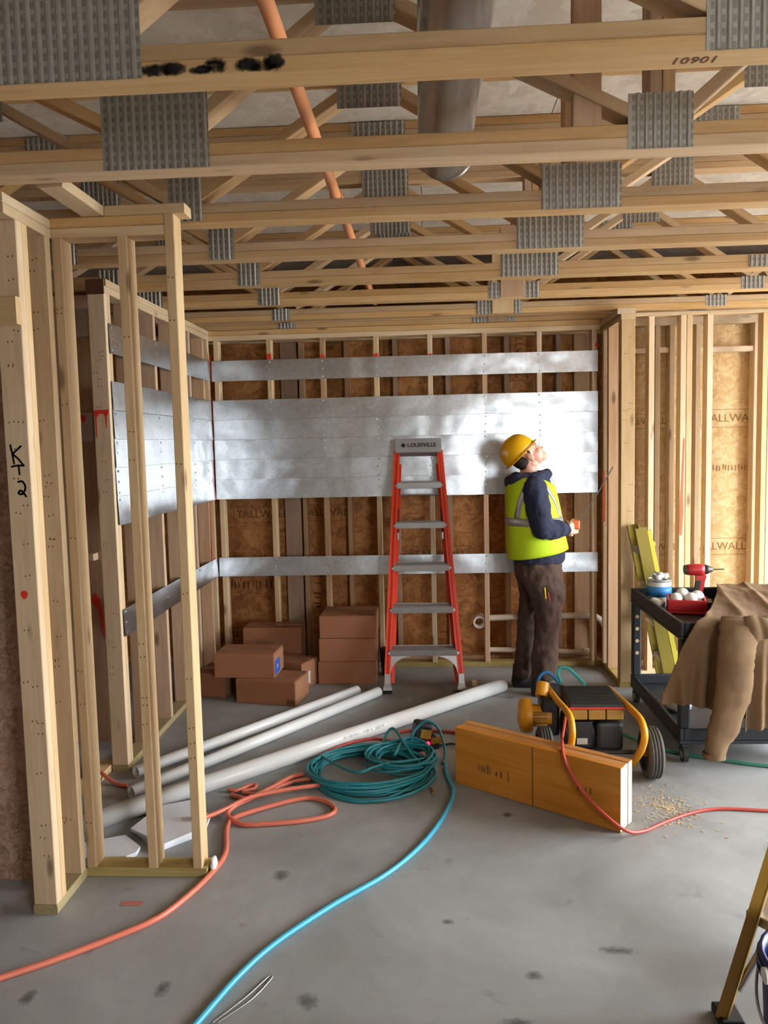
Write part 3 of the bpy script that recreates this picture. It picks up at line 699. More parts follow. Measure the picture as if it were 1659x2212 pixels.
# ================================================================== PVC PIPES ON THE FLOOR
M_PVC = plain('white_pvc', (240, 240, 238), .3, var=.03)
def floor_pipe(p0, p1, r, label):
    t = empty('plastic_pipe', ((p0[0] + p1[0]) / 2, (p0[1] + p1[1]) / 2, 0), label, 'pipe', 'white pipes on the floor')
    MB().hollow(p0, p1, r, r - .005, 32).build('pipe_wall', M_PVC, t); return t
pp = floor_pipe((-1.66, 3.278, .0452), (.504, 5.375, .0452), .045, 'longest white plastic pipe, nearest the camera, reaching past the ladder')
pd = (Vector((.504, 5.375)) - Vector((-1.66, 3.278))).normalized()
pm = Matrix((Vector((pd.x, pd.y, 0)), Vector((-.35 * pd.y, .35 * pd.x, .936)), Vector((pd.y * .936, -pd.x * .936, .35)))).transposed().to_4x4()
pm.translation = Vector((-.42, 4.48, .0452)) + Vector((pd.y * .936, -pd.x * .936, .35)) * .0452
faint_print(.30, .02, pm, plain('grey_print', (168, 168, 170), .6), pp.children[0], 8)
floor_pipe((-1.499, 3.705, .0332), (-.356, 5.284, .0332), .033, 'white plastic pipe in the middle of the three')
floor_pipe((-1.566, 3.949, .0332), (-.506, 5.317, .0332), .033, 'white plastic pipe lying closest to the cardboard boxes')

# ================================================================== WHITE BOARD OFFCUTS
M_WBOARD = plain('white_board', (226, 228, 234), .6, var=.03)
def board(pts, z0, th, label):
    return tag(fixnormals(MB().prism([(x, y, z0) for x, y in pts], (0, 0, th)).build('board_offcut', M_WBOARD, None, origin=(pts[0][0], pts[0][1], z0))), label, 'board', 'white board offcuts')
board([(-1.62, 3.12), (-1.47, 3.108), (-1.30, 3.13), (-1.27, 3.16), (-1.27, 3.21), (-1.375, 3.31), (-1.62, 3.20)], .001, .018, 'white board offcut lying flat inside the short framed wall, rounded corner')
board([(-1.36, 3.335), (-1.16, 3.20), (-1.02, 3.36), (-1.03, 3.46), (-1.17, 3.62), (-1.30, 3.56)], .022, .014, 'squarish white board offcut lying across another under an orange hose')
board([(-1.335, 3.345), (-1.19, 3.19), (-1.05, 3.33), (-1.10, 3.44), (-1.24, 3.52)], .001, .018, 'lowest white board offcut, mostly hidden under the squarish one')

# ================================================================== LAMINATED BEAM OFFCUT
M_LVLINK = plain('beam_print', (118, 76, 38), .85)
bo = empty('laminated_beam', (.52, 3.68, 0), 'short laminated timber beam offcut standing on edge in front of the compressor', 'beam', kind='thing')
u = Vector((.703, -.51, 0)).normalized(); w = Vector((-u.y, u.x, 0)); BL = .869
def ply(name, o0, o1, a0, a1, z0, z1, mat, parent):
    m = Matrix((u, w, Vector((0, 0, 1)))).transposed().to_4x4(); m.translation = Vector((.123, 3.89, 0)) + u * (a0 + a1) / 2 + w * (o0 + o1) / 2 + Vector((0, 0, (z0 + z1) / 2))
    return link(bpy.data.objects.new(name, lum_mesh(a1 - a0, o1 - o0, z1 - z0, mat)), parent, m)
ply('ply', 0, .0425, 0, BL, .001, .295, M_LVL, bo); ply('ply', .0435, .0855, .004, BL - .003, .001, .292, M_LVL, bo); ply('ply', .0865, .128, .0, BL, .001, .294, M_LVL, bo)
M_CUT = plain('sawn_end_lit', (238, 220, 188), .8, var=.06, vs_=60)  # pale tone paints in the light striking the beam end
for a, b in ((0.001, .0415), (.0445, .0845), (.0875, .127)): ply('sawn_end', a, b, BL - .001 if a != .0445 else BL - .004, BL + .0012 if a != .0445 else BL - .002, .004, .291, M_CUT, bo)
ply('joint_line', -.0008, .001, .435, .440, .004, .292, M_ENDGRAIN, bo)
for sd_, a, z in ((1, .17, .12), (2, .27, .11), (3, .70, .15)):
    m = Matrix((u, Vector((0, 0, 1)), -w)).transposed().to_4x4(); m.translation = Vector((.123, 3.89, z)) + u * a - w * .0006
    faint_print(.07, .05, m, M_LVLINK, bo, sd_)

# ================================================================== CARDBOARD BOXES
M_CARD = plain('brown_cardboard', (154, 100, 68), .85, var=.10, vs_=6)
M_CARDEND = plain('cardboard_end', (160, 112, 80), .85, var=.10, vs_=6)
M_TAPE = plain('packing_tape', (152, 110, 76), .3)
def carton(cx, cy, z, L, W, Hh, rot, label, sticker=None, mark=False):
    t = empty('cardboard_box', (cx, cy, z), label, 'box', 'cardboard boxes by the back wall')
    m = Matrix.Translation((cx, cy, z + .001)) @ Matrix.Rotation(rot, 4, 'Z')
    MB().box(-L / 2, L / 2, -W / 2, W / 2, 0, Hh, mat=m, ch=.004).build('carton', M_CARD, t)
    for s_ in (-1, 1): MB().box(-L / 2 + .006, L / 2 - .006, s_ * W / 4 - W / 4 + .006, s_ * W / 4 + W / 4 - .003, Hh, Hh + .0025, mat=m).build('flap', M_CARD, t)
    MB().box(-L / 2 + .01, L / 2 - .01, -.024, .024, Hh + .0025, Hh + .0032, mat=m).build('tape', M_TAPE, t)
    MB().box(L / 2, L / 2 + .002, -W / 2 + .006, W / 2 - .006, .006, Hh - .006, mat=m).build('end_flap', M_CARDEND, t)
    if sticker:
        st = MB().box(L / 2 + .002, L / 2 + .003, *sticker[0], mat=m).build('sticker', plain('sticker_' + sticker[1], sticker[2], .5), t)
        if sticker[1] == 'blue':
            me_m = m @ Matrix.Translation((L / 2 + .0034, (sticker[0][0] + sticker[0][1]) / 2, (sticker[0][2] + sticker[0][3]) / 2)) @ Matrix(((0, 0, 1, 0), (1, 0, 0, 0), (0, 1, 0, 0), (0, 0, 0, 1)))
            lettering('LA', .035, me_m, plain('sticker_print', (210, 224, 240), .5), st, 'printed_mark')
    if mark: MB().box(L / 2 - .06, L / 2 - .04, -W / 2 - .0008, -W / 2, .012, .045, mat=m).box(L / 2 - .035, L / 2 - .012, -W / 2 - .0008, -W / 2, .012, .045, mat=m).build('printed_mark', M_INKFADE, t)
    return t
carton(-1.085, 5.245, 0, .43, .26, .165, -.20, 'cardboard box on the floor in front, with small print near its corner', mark=True)
carton(-1.515, 5.42, 0, .24, .28, .165, -.20, 'cardboard box on the floor against the left wall')
carton(-1.01, 5.575, 0, .32, .22, .19, -.42, 'cardboard box with a white label on its end, behind the front box', ((-.09, .0, .03, .12), 'white', (214, 204, 196)))
carton(-1.255, 5.30, .168, .42, .26, .165, -.06, 'cardboard box with a blue sticker lying across two boxes', ((-.115, .02, .015, .115), 'blue', (58, 92, 180)))
carton(-1.18, 5.85, 0, .44, .21, .375, -.02, 'taller cardboard box standing behind the others at the wall')
carton(-.60, 5.735, 0, .42, .36, .165, -.01, 'bottom cardboard box of the stack of three')
carton(-.597, 5.735, .170, .415, .36, .165, .02, 'middle cardboard box of the stack of three')
carton(-.590, 5.735, .340, .405, .35, .16, -.015, 'top cardboard box of the stack of three')
bk = empty('dark_bucket', (-.312, 5.80, 0), 'small dark green bucket tucked between the boxes and the ladder', 'bucket')
M_DKGREEN = plain('dark_green_plastic', (34, 44, 34), .6)
MB().loft([[(-.312 + r * math.cos(a), 5.80 + r * math.sin(a), z) for a in [2 * PI * i / 20 for i in range(20)]] for z, r in ((.001, .05), (.10, .056), (.20, .062))]).build('pail', M_DKGREEN, bk)
MB().hollow((-.312, 5.80, .185), (-.312, 5.80, .20), .066, .058, 24).build('rim', M_DKGREEN, bk)
tag(MB().box(.30, .335, 5.49, 5.53, 0, .04, ch=.003).build('wood_scrap', M_CUT, None, origin=(.317, 5.51, 0)), 'tiny square wood scrap on the floor beside the ladder foot', 'scrap')

# ================================================================== HOSES AND CORDS
M_ORHOSE = plain('orange_hose', (216, 116, 92), .38)
M_TEAL = plain('teal_hose', (40, 128, 136), .4, var=.1)
M_BLUEHOSE = plain('blue_hose', (66, 170, 204), .38)
M_REDHOSE = plain('red_cord', (196, 74, 62), .45)
def hose(name, pts, r, mat, label, cat, per=8, n=10):
    t = empty(name, Vector(pts[0]) * 1.0, label, cat)
    MB().tube(smooth_path(pts, per), r, n).build('hose_run', mat, t); return t
r = .0115
P = [(-1.75, 2.16), (-1.433, 2.371), (-1.291, 2.467), (-1.133, 2.595), (-1.02, 2.706), (-.955, 2.84), (-.905, 3.0), (-.885, 3.164), (-.93, 3.363), (-.935, 3.46)]
oh = hose('orange_hose', [(x, y, r) for x, y in P] + [(-.90, 3.50, .018), (-.76, 3.61, .016), (-.62, 3.69, .013), (-.52, 3.66, r), (-.462, 3.575, r), (-.49, 3.51, r), (-.60, 3.46, r), (-.75, 3.43, r), (-.87, 3.425, r), (-.955, 3.49, .02),
     (-.945, 3.56, .03), (-.87, 3.66, .034), (-.80, 3.78, .03), (-.74, 3.90, .022), (-.68, 3.97, .014)], r, M_ORHOSE, 'orange air hose snaking from the floor edge into loops beside the framed wall', 'hose')
hose('orange_hose', [(-1.10, 3.44, .05), (-1.05, 3.41, .05), (-.985, 3.515, .035), (-.88, 3.63, .045), (-.72, 3.735, .036), (-.60, 3.79, .03), (-.57, 3.83, .02), (-.60, 3.90, .014), (-.68, 3.90, r), (-.78, 3.82, r), (-.90, 3.69, r), (-1.0, 3.73, r)], r * .95, M_ORHOSE, 'orange hose doubled back over the white board offcut', 'hose')
h3 = hose('orange_hose', [(-1.75, 3.93, .045), (-1.66, 3.87, .014), (-1.60, 3.84, r), (-1.565, 3.83, r)], r * .9, M_ORHOSE, 'orange hose peeking out over the bottom plate behind the framed wall and beside the pipes', 'hose')
MB().tube(smooth_path([(-1.03, 3.79, r), (-.985, 3.775, r), (-.935, 3.83, r), (-.90, 3.84, .014), (-.90, 3.80, r), (-.95, 3.765, r), (-.90, 3.735, r), (-.84, 3.745, r)], 6), r * .85, 10).build('hose_run', M_ORHOSE, h3)
rh = hose('red_hose', [(-.20, 4.575, .01), (-.10, 4.61, .01), (.12, 4.58, .01), (.35, 4.50, .01)], .009, M_REDHOSE, 'red hose lying behind the charger, running towards the compressor', 'hose')
MB().tube(smooth_path([(-.90, 4.15, .01), (-.75, 4.28, .01), (-.62, 4.39, .01), (-.5, 4.51, .01)], 6), .009, 10).build('hose_run', M_REDHOSE, rh)
hose('red_hose', [(-.62, 4.16, .03), (-.5, 4.3, .04), (-.35, 4.42, .03), (-.2, 4.44, .012), (-.06, 4.50, .01)], .009, M_REDHOSE, 'short red hose run crossing behind the back of the teal coil', 'hose')
# teal coil: big loop and smaller loop of many turns
tc = empty('hose_coil', (-.33, 4.02, 0), 'tangled coil of teal air hose lying on the concrete', 'hose')
rt = .0075
def coil(cx, cy, rx, ry, turns, z0, seed, parent):
    rnd = random.Random(seed)
    for k in range(turns):
        ox, oy = rnd.gauss(0, .018), rnd.gauss(0, .02); sx, sy = 1 + rnd.gauss(0, .05), 1 + rnd.gauss(0, .06); ph = rnd.random() * 6; zz = z0 + rt + .0105 * (k % 5) + rnd.random() * .004
        pts = [(cx + ox + rx * sx * math.cos(a), cy + oy + ry * sy * math.sin(a) + .012 * math.sin(3 * a + ph), max(rt, zz + .006 * math.sin(2 * a + ph))) for a in [2 * PI * i / 28 for i in range(28)]]
        MB().tube(pts, rt, 7, closed=True).build('hose_loop', M_TEAL, parent)
coil(-.33, 4.0, .295, .27, 14, 0, 3, tc); coil(-.165, 4.09, .165, .16, 9, .03, 5, tc)
for pts in ([(-.60, 4.12, .05), (-.50, 3.98, .06), (-.38, 3.86, .07), (-.30, 3.90, .08), (-.2, 4.0, .07)], [(-.28, 4.25, .05), (-.22, 4.35, .12), (-.12, 4.12, .08), (-.05, 3.98, .06)], [(-.70, 4.0, rt), (-.74, 3.92, rt), (-.66, 3.84, rt), (-.5, 3.8, .02)], [(-.2, 4.1, .06), (-.14, 4.25, .10), (-.03, 4.2, .09), (.0, 4.05, .05)]):
    MB().tube(smooth_path(pts, 6), rt, 7).build('hose_loop', M_TEAL, tc)
hoopp = [(-.10, 4.20, .02), (-.112, 4.27, .07), (-.09, 4.29, .13), (-.028, 4.30, .178), (.035, 4.29, .15), (.065, 4.27, .08), (.075, 4.22, .02), (.06, 4.12, rt)]
MB().tube(smooth_path(hoopp, 6), rt, 8).build('standing_loop', M_TEAL, tc)
MB().cyl((-.0, 3.80, .012), (.008, 3.75, .010), .009, n=8).build('fitting', plain('brass_fitting', (190, 150, 80), .35, .9), tc)
hose('blue_hose', [(-.80, 1.95, .011), (-.716, 2.198, .011), (-.639, 2.411, .011), (-.549, 2.581, .011), (-.379, 2.804, .011), (-.18, 3.03, .011), (-.031, 3.29, .011), (.075, 3.595, .011), (.105, 3.78, .011), (.08, 3.95, .011), (.075, 4.10, .011)], .0105, M_BLUEHOSE, 'bright blue air hose curving from the teal coil towards the camera', 'hose')
hose('green_hose', [(1.12, 4.55, .009), (1.3, 4.30, .009), (1.55, 4.16, .009), (1.8, 4.07, .009), (2.2, 3.98, .009)], .009, plain('green_hose', (58, 132, 112), .4), 'thin green hose lying under the tool cart', 'hose')
cz = w * -.012
hose('red_air_line', [(.70, 4.02, .30), (.655, 3.80, .33), (.625, 3.68, .314), (.612, 3.60, .303), (.605, 3.525, .292), (.625, 3.49, .24), (.68, 3.435, .16), (.755, 3.375, .09), (.84, 3.335, .035), (.93, 3.385, .008), (1.05, 3.47, .008), (1.2, 3.56, .008), (1.35, 3.60, .008), (1.6, 3.58, .008), (1.9, 3.60, .008)], .0075, M_REDHOSE, 'thin red air line draped over the laminated beam and across the floor', 'hose')
tag(MB().tube(smooth_path([(-.66, 2.20, .004), (-.58, 2.30, .004), (-.535, 2.40, .004), (-.545, 2.41, .004), (-.60, 2.31, .004), (-.675, 2.20, .004)], 6), .0025, 6).build('wire_scrap', M_ALU, None, origin=(-.6, 2.3, 0)), 'bent silver wire scrap beside the blue hose', 'wire')
# paint mark on the slab, glove by the plate, sawdust
fl_ = bpy.data.objects['floor']
blotch('paint_mark', [(-1.20, 2.80, .0004), (-1.12, 2.80, .0004), (-1.115, 2.835, .0004), (-1.2, 2.83, .0004)], (0, 0, 1), plain('faded_red_paint', (176, 108, 98), .8), fl_, .0006)
M_SCUFF = soft_stain('soft_scuff', (96, 94, 90), (1, 1, 0), .32, .1, .95, 1.4, 30)
for cx, cy, sx, sy, sd in ((.62, 2.57, .05, .012, 1), (.245, 2.22, .05, .014, 2), (.32, 2.44, .025, .012, 3), (-.40, 2.30, .03, .02, 4), (1.25, 2.55, .04, .015, 5), (-.88, 2.35, .02, .02, 6), (.35, 3.55, .02, .012, 7), (-.62, 3.02, .03, .02, 8), (-1.3, 2.3, .02, .02, 9), (.05, 2.72, .02, .01, 10)):
    MB().box(cx - sx * 1.4, cx + sx * 1.4, cy - sy * 2.2, cy + sy * 2.2, .0002, .0006).build('scuff', M_SCUFF, fl_)
sdm = MB()
rr = random.Random(12)
for i in range(420):
    a = rr.random() * 6.28; q = abs(rr.gauss(0, 1)); x = 1.10 + .10 * q * math.cos(a); y = 3.62 + .13 * q * math.sin(a)
    if (x - 1.13) ** 2 + (y - 3.97) ** 2 < .01: continue
    s_ = rr.uniform(.002, .006); sdm.box(x - s_, x + s_, y - s_ * .6, y + s_ * .6, 0, rr.uniform(.001, .004), mat=None)
tag(sdm.build('sawdust', plain('pale_sawdust', (206, 186, 152), .9)), 'pale sawdust and shavings scattered beside the compressor wheel', 'sawdust', kind='stuff')
gp = MB().sphere((-.899, 3.045, .034), 1, 18, 14, (.012, .028, .033)); gp.v = [tuple(Vector(v) + noise.noise_vector(Vector(v) * 45) * .006) for v in gp.v]
tag(gp.build('crumpled_wrapper', plain('silver_wrapper', (222, 226, 228), .35, .2), None, origin=(-.899, 3.045, 0)), 'small crumpled silver wrapper at the end of the framed wall', 'wrapper')

# ================================================================== BATTERY CHARGER with a red light
bc = empty('battery_charger', (-.03, 4.36, 0), 'black battery charger with a glowing red lamp beside the hose coil', 'charger')
M_DKYEL = plain('dull_yellow_plastic', (150, 118, 30), .5)
m = Matrix.Translation((-.035, 4.36, 0)) @ Matrix.Rotation(.35, 4, 'Z')
MB().box(-.075, .075, -.05, .06, .001, .06, mat=m, ch=.012).build('charger_base', M_BLACK, bc)
mt = m @ Matrix.Translation((-.02, .0, .105)) @ Matrix.Rotation(.25, 4, 'Y')
MB().box(-.05, .05, -.045, .045, -.05, .055, mat=mt, ch=.02).build('battery_pack', M_BLACK, bc)
MB().box(-.02, .045, -.047, -.043, -.03, .02, mat=mt, ch=.001).build('pack_label', M_DKYEL, bc)
MB().box(.02, .095, -.056, -.02, .035, .065, mat=m, ch=.006).build('side_panel', M_DKYEL, bc)
t = NT('red_indicator'); t.set(Base_Color=S((255, 40, 60)), Emission_Color=S((255, 20, 50)), Emission_Strength=6.0)
MB().sphere(m @ Vector((.0, -.053, .045)), .011, 12, 8).build('indicator_lamp', t.m, bc)
hose('power_lead', [(.04, 4.37, .01), (.12, 4.40, .008), (.2, 4.35, .008), (.30, 4.30, .008), (.42, 4.34, .008)], .005, M_BLACK, 'thin black power cord running from the charger behind the beam', 'lead')
# ================================================================== AIR COMPRESSOR
M_DWY = plain('compressor_yellow', (222, 154, 28), .42, var=.08, vs_=9)
M_DWB = plain('compressor_black', (40, 40, 42), .55, var=.15)
M_TREAD = plain('grey_tyre', (84, 82, 78), .85, var=.15, vs_=40)
M_MUST = plain('mustard_panel', (168, 128, 50), .5, var=.12)
M_REDSTRIP = plain('red_strip', (212, 66, 52), .5)
ac = empty('air_compressor', (.85, 4.05, 0), 'yellow and black wheeled air compressor behind the laminated beam', 'compressor')
def bent(pts, r, name, mat): return MB().tube(smooth_path(pts, 6), r, 12).build(name, mat, ac)
bent([(.66, 4.50, .10), (.66, 4.53, .24), (.665, 4.50, .305), (.67, 4.44, .325), (.67, 4.08, .365), (.67, 3.86, .398), (.67, 3.72, .405), (.67, 3.665, .36), (.67, 3.69, .29), (.672, 3.78, .20), (.675, 3.86, .09)], .017, 'roll_bar', M_DWY)
bent([(1.03, 4.55, .10), (1.03, 4.57, .22), (1.03, 4.54, .285), (1.03, 4.40, .306), (1.03, 4.17, .330), (1.03, 3.93, .352), (1.03, 3.80, .352), (1.03, 3.745, .303), (1.03, 3.79, .225), (1.03, 3.87, .15), (1.03, 3.96, .074)], .018, 'roll_bar', M_DWY)
MB().tube([(.675, 3.87, .10), (1.03, 3.93, .10)], .014, 10).build('cross_bar', M_DWY, ac)
MB().tube([(.66, 4.50, .10), (1.03, 4.55, .10)], .014, 10).build('cross_bar', M_DWY, ac)
hb = MB().box(.72, 1.005, 4.03, 4.36, .285, .362, ch=.012).build('top_cover', M_DWB, ac)
for i in range(9): MB().box(.74, .985, 4.06 + i * .032, 4.072 + i * .032, .362, .366).build('cooling_rib', M_DWB, hb)
MB().box(.722, 1.003, 4.022, 4.03, .338, .348).build('red_strip', M_REDSTRIP, ac)
for i in range(3): MB().box(.726 + i * .0925, .812 + i * .0925, 4.018, 4.035, .284, .335, ch=.004).build('front_panel', M_MUST, ac)
MB().cyl((.71, 4.16, .18), (1.0, 4.16, .18), .105, n=28).build('air_tank', M_DWB, ac)
MB().box(.73, .84, 4.03, 4.10, .13, .27, ch=.008).build('control_box', M_DWB, ac)
MB().box(.76, .815, 4.026, 4.031, .150, .182).build('label_plate', plain('label_white', (206, 204, 196), .6), ac)
MB().box(.86, 1.0, 4.02, 4.12, .115, .268, ch=.02).build('motor_housing', M_DWB, ac)
# pump with a domed yellow cover and ribs, facing left
pump = MB(); N = 24
prof = [(.478, .02), (.480, .055), (.49, .082), (.515, .094), (.545, .094), (.552, .088)]
pump.loft([[(x, 4.24 + r_ * math.cos(a), .232 + r_ * math.sin(a)) for a in [2 * PI * i / N for i in range(N)]] for x, r_ in prof])
pump.build('pump_cover', M_DWY, ac)
MB().cyl((.552, 4.24, .232), (.655, 4.24, .232), .06, n=20).build('pump_body', M_DWY, ac)
for z in (.20, .228, .262): MB().box(.555, .63, 4.168, 4.19, z - .008, z + .008, ch=.003).build('pump_rib', M_MUST, ac)
MB().box(.60, .70, 4.19, 4.34, .13, .34, ch=.015).build('crankcase', M_DWB, ac)
MB().cyl((.61, 4.26, .33), (.625, 4.30, .395), .035, n=14).build('filter', M_DWY, ac)
def wheel(cx, cy, r_, wd, side):
    N = 32; t = MB()
    prof = [(-.5, .70), (-.5, .86), (-.38, .97), (-.30, 1.0), (-.24, 1.0), (-.22, .965), (-.16, .965), (-.14, 1.0), (-.04, 1.0), (-.02, .965), (.04, .965), (.06, 1.0), (.16, 1.0), (.18, .965), (.24, .965), (.26, 1.0), (.34, .99), (.42, .95), (.5, .86), (.5, .70)]
    t.loft([[(cx + p * wd, cy + q * r_ * math.cos(a), r_ + q * r_ * math.sin(a)) for a in [2 * PI * i / N for i in range(N)]] for p, q in prof], caps=False)
    w_ = t.build('wheel', M_TREAD, ac)
    MB().cyl((cx - wd * .30, cy, r_), (cx + wd * .30, cy, r_), r_ * .71, n=24).build('rim', M_DWB, w_)
    MB().cyl((cx - wd * .5, cy, r_), (cx + wd * .5, cy, r_), .022, n=12).build('hub', M_MUST, w_)
wheel(1.125, 3.97, .131, .078, 1); wheel(.585, 3.97, .131, .07, -1)
MB().cyl((.56, 3.97, .131), (1.14, 3.97, .131), .011, n=10).build('axle', M_DWB, ac)
hose('blue_hose', [(.612, 4.36, .31), (.605, 4.38, .36), (.625, 4.39, .41), (.665, 4.40, .425), (.70, 4.39, .40), (.72, 4.36, .374)], .0095, plain('blue_pressure_hose', (36, 128, 190), .35), 'short stiff blue hose arching up from the compressor pump', 'hose')
hose('teal_hose', [(.735, 4.36, .375), (.728, 4.42, .41), (.75, 4.44, .44), (.79, 4.43, .435), (.83, 4.40, .40), (.862, 4.34, .372)], .0095, plain('aqua_hose', (72, 196, 196), .35), 'short aqua hose looping over the top of the compressor', 'hose')

# ================================================================== TOOL CART
M_CART = plain('black_cart_plastic', (38, 40, 44), .5, var=.15, vs_=12)
ca = empty('tool_cart', (1.66, 4.66, 0), 'black plastic two shelf tool cart with a jacket over it', 'cart')
CX0, CX1, CY0, CY1 = 1.325, 2.02, 4.15, 5.165
def tray(z0, z1, name):
    t = .022
    MB().box(CX0, CX1, CY0, CY1, z0, z0 + .02, ch=.004).build(name, M_CART, ca)
    for a in ((CX0, CX0 + t, CY0, CY1), (CX1 - t, CX1, CY0, CY1), (CX0 + t, CX1 - t, CY0, CY0 + t), (CX0 + t, CX1 - t, CY1 - t, CY1)):
        MB().box(*a, z0 + .02, z1, ch=.006).build('tray_rim', M_CART, ca)
tray(.665, .76, 'top_tray'); tray(.10, .185, 'bottom_tray')
for x, y in ((CX0, CY1 - .06), (CX0, CY0), (CX1 - .055, CY0), (CX1 - .055, CY1 - .06)):
    MB().box(x + .002, x + .055, y + .002, y + .058, .186, .664, ch=.008).build('leg', M_CART, ca)
    leg = ca.children[-1]
    if y > 5:
        for z in (.58, .50, .42, .34):
            MB().cyl((x + .028, y + .001, z), (x + .028, y + .003, z), .012, n=14).build('leg_hole', M_STUD, leg)
def caster(x, y):
    t = MB().box(x - .018, x + .018, y - .02, y + .02, .06, .0995, ch=.003).build('caster', M_CART, ca)
    MB().cyl((x - .013, y, .046), (x + .013, y, .046), .046, n=24).build('caster_wheel', M_RUBBER, t)
    MB().cyl((x - .0145, y, .046), (x + .0145, y, .046), .03, n=18).build('caster_hub', plain('caster_grey', (150, 146, 138), .6), t)
for x, y in ((CX0 + .03, CY0 + .02), (CX1 - .03, CY0 + .02), (CX0 + .03, CY1 - .03), (CX1 - .03, CY1 - .03)): caster(x, y)
bg_ = empty('plastic_bag', (1.45, 4.62, .12), 'crumpled clear plastic wrapping on the lower cart shelf', 'bag')
bmx = MB().sphere((1.46, 4.62, .185), .085, 20, 14, (1, 1.3, .72)); bmx.v = [tuple(Vector(v) + noise.noise_vector(Vector(v) * 22) * .02) for v in bmx.v]
bmx.build('wrapping', plain('clear_wrap', (214, 226, 236), .12, Transmission_Weight=.35), bg_)

# paint can full of small fittings, blue label
M_LBLUE = plain('label_blue', (58, 138, 204), .5); M_TIN = plain('tin_rim', (200, 200, 196), .35, .8); M_WHITEP = plain('white_plastic', (230, 228, 222), .4)
cn = empty('paint_can', (1.46, 5.0, .686), 'round tub with a bright blue band, heaped with fittings, on the cart', 'can')
MB().cyl((1.46, 5.0, .686), (1.46, 5.0, .84), .074, n=32).build('tub', M_WHITEP, cn)
MB().hollow((1.46, 5.0, .742), (1.46, 5.0, .806), .0755, .073, 32).build('blue_band', M_LBLUE, cn)
MB().hollow((1.46, 5.0, .836), (1.46, 5.0, .848), .077, .068, 32).build('rim', M_TIN, cn)
rf = random.Random(4)
for i in range(9):
    a = i * 2.4; q = .045 * math.sqrt(i / 9); z = .852 + .018 * (1 - i / 9) + rf.random() * .008
    t = empty('pipe_fitting', (1.46 + q * math.cos(a), 5.0 + q * math.sin(a), z), 'pale pipe fitting heaped in the blue banded tub', 'fitting', 'fittings in the tub')
    p0 = Vector((1.46 + q * math.cos(a), 5.0 + q * math.sin(a), z)); d = Vector((rf.uniform(-1, 1), rf.uniform(-1, 1), rf.uniform(-.1, .8))).normalized()
    MB().hollow(p0 - d * .02, p0 + d * .02, .016, .011, 12).build('sleeve', plain('fitting_grey', (206, 204, 200), .4) if i % 2 else M_WHITEP, t)
# red tray with white bulbs
M_TRAYRED = plain('red_plastic', (196, 38, 40), .4)
rb = empty('red_case', (1.565, 4.77, .686), 'open red plastic case on the cart shelf below the drill', 'case')
m = Matrix.Translation((1.565, 4.77, .686)) @ Matrix.Rotation(-.25, 4, 'Z')
MB().box(-.12, .10, -.10, .10, 0, .02, mat=m, ch=.006).box(-.12, .10, -.10, -.088, .02, .085, mat=m, ch=.004).box(-.12, .10, .088, .10, .02, .085, mat=m, ch=.004).box(-.12, -.108, -.088, .088, .02, .085, mat=m, ch=.004).box(.088, .10, -.088, .088, .02, .085, mat=m, ch=.004).build('case_body', M_TRAYRED, rb)
MB().box(.10, .135, -.09, .05, .01, .075, mat=m, ch=.01).build('case_end', M_BLACK, rb)
pos = [m @ Vector(p) for p in ((-.07, -.04, .085), (.015, -.03, .088), (-.03, .045, .10), (.055, .035, .09))]
for i, c in enumerate(pos):
    t = empty('white_dome', c, ('round white plastic dome in the red case, ' + ('nearest the blue banded tub', 'in the middle front', 'on top at the back', 'nearest the drill')[i]), 'dome', 'white domes in the red case')
    MB().sphere(c, .037, 18, 12, (1, 1, .9)).build('dome', M_WHITEP, t); MB().hollow(c + Vector((0, 0, -.03)), c + Vector((0, 0, -.022)), .034, .028, 18).build('rim', M_WHITEP, t)
rg = MB().sphere((1.40, 4.83, .726), .042, 20, 14, (1.1, 1, .75)); rg.v = [tuple(Vector(v) + noise.noise_vector(Vector(v) * 18) * .016) for v in rg.v]
tag(rg.build('white_rag', plain('white_rag', (226, 224, 220), .9), None, origin=(1.40, 4.83, .69)), 'crumpled white rag on the cart in front of the tub', 'rag')
# impact driver standing on its battery
dr = empty('impact_driver', (1.672, 4.95, .687), 'red and black cordless impact driver standing on its battery on the cart', 'drill')
M_TOOLRED = plain('tool_red', (176, 34, 38), .4)
D0 = Vector((1.672, 4.95, .775))
m = Matrix.Translation(D0) @ Matrix.Rotation(.0, 4, 'Z')
MB().box(-.04, .07, -.036, .036, -.088, -.035, mat=m, ch=.01).build('battery', M_BLACK, dr)
MB().loft([[m @ Vector((x0 + a * cx, b * .02, z)) for a, b in ((-1, -1), (1, -1), (1, 1), (-1, 1))] for z, x0, cx in ((-.036, .01, .032), (.0, .014, .023), (.05, .022, .022), (.10, .028, .030))], smooth=False).build('grip', M_TOOLRED, dr)
MB().loft([[m @ Vector((x0 + a * cx, b * .0205, z)) for a, b in ((-1, -1), (1, -1), (1, 1), (-1, 1))] for z, x0, cx in ((-.02, .0, .012), (.04, .008, .011), (.07, .012, .012))], smooth=False).build('grip_rubber', M_BLACK, dr)
hd = MB(); N = 18
hd.loft([[m @ Vector((x, r_ * math.cos(a) * .95, .135 + r_ * math.sin(a))) for a in [2 * PI * i / N for i in range(N)]] for x, r_ in ((-.065, .026), (-.055, .034), (.02, .036), (.045, .034))])
hd.build('housing', M_TOOLRED, dr)
MB().cyl(m @ Vector((-.072, 0, .135)), m @ Vector((-.063, 0, .135)), .03, n=16).build('rear_cap', M_BLACK, dr)
MB().loft([[m @ Vector((x, r_ * math.cos(a), .135 + r_ * math.sin(a))) for a in [2 * PI * i / N for i in range(N)]] for x, r_ in ((.045, .033), (.07, .028), (.088, .018), (.10, .014))]).build('nose', plain('tool_grey', (70, 66, 64), .45, .4), dr)
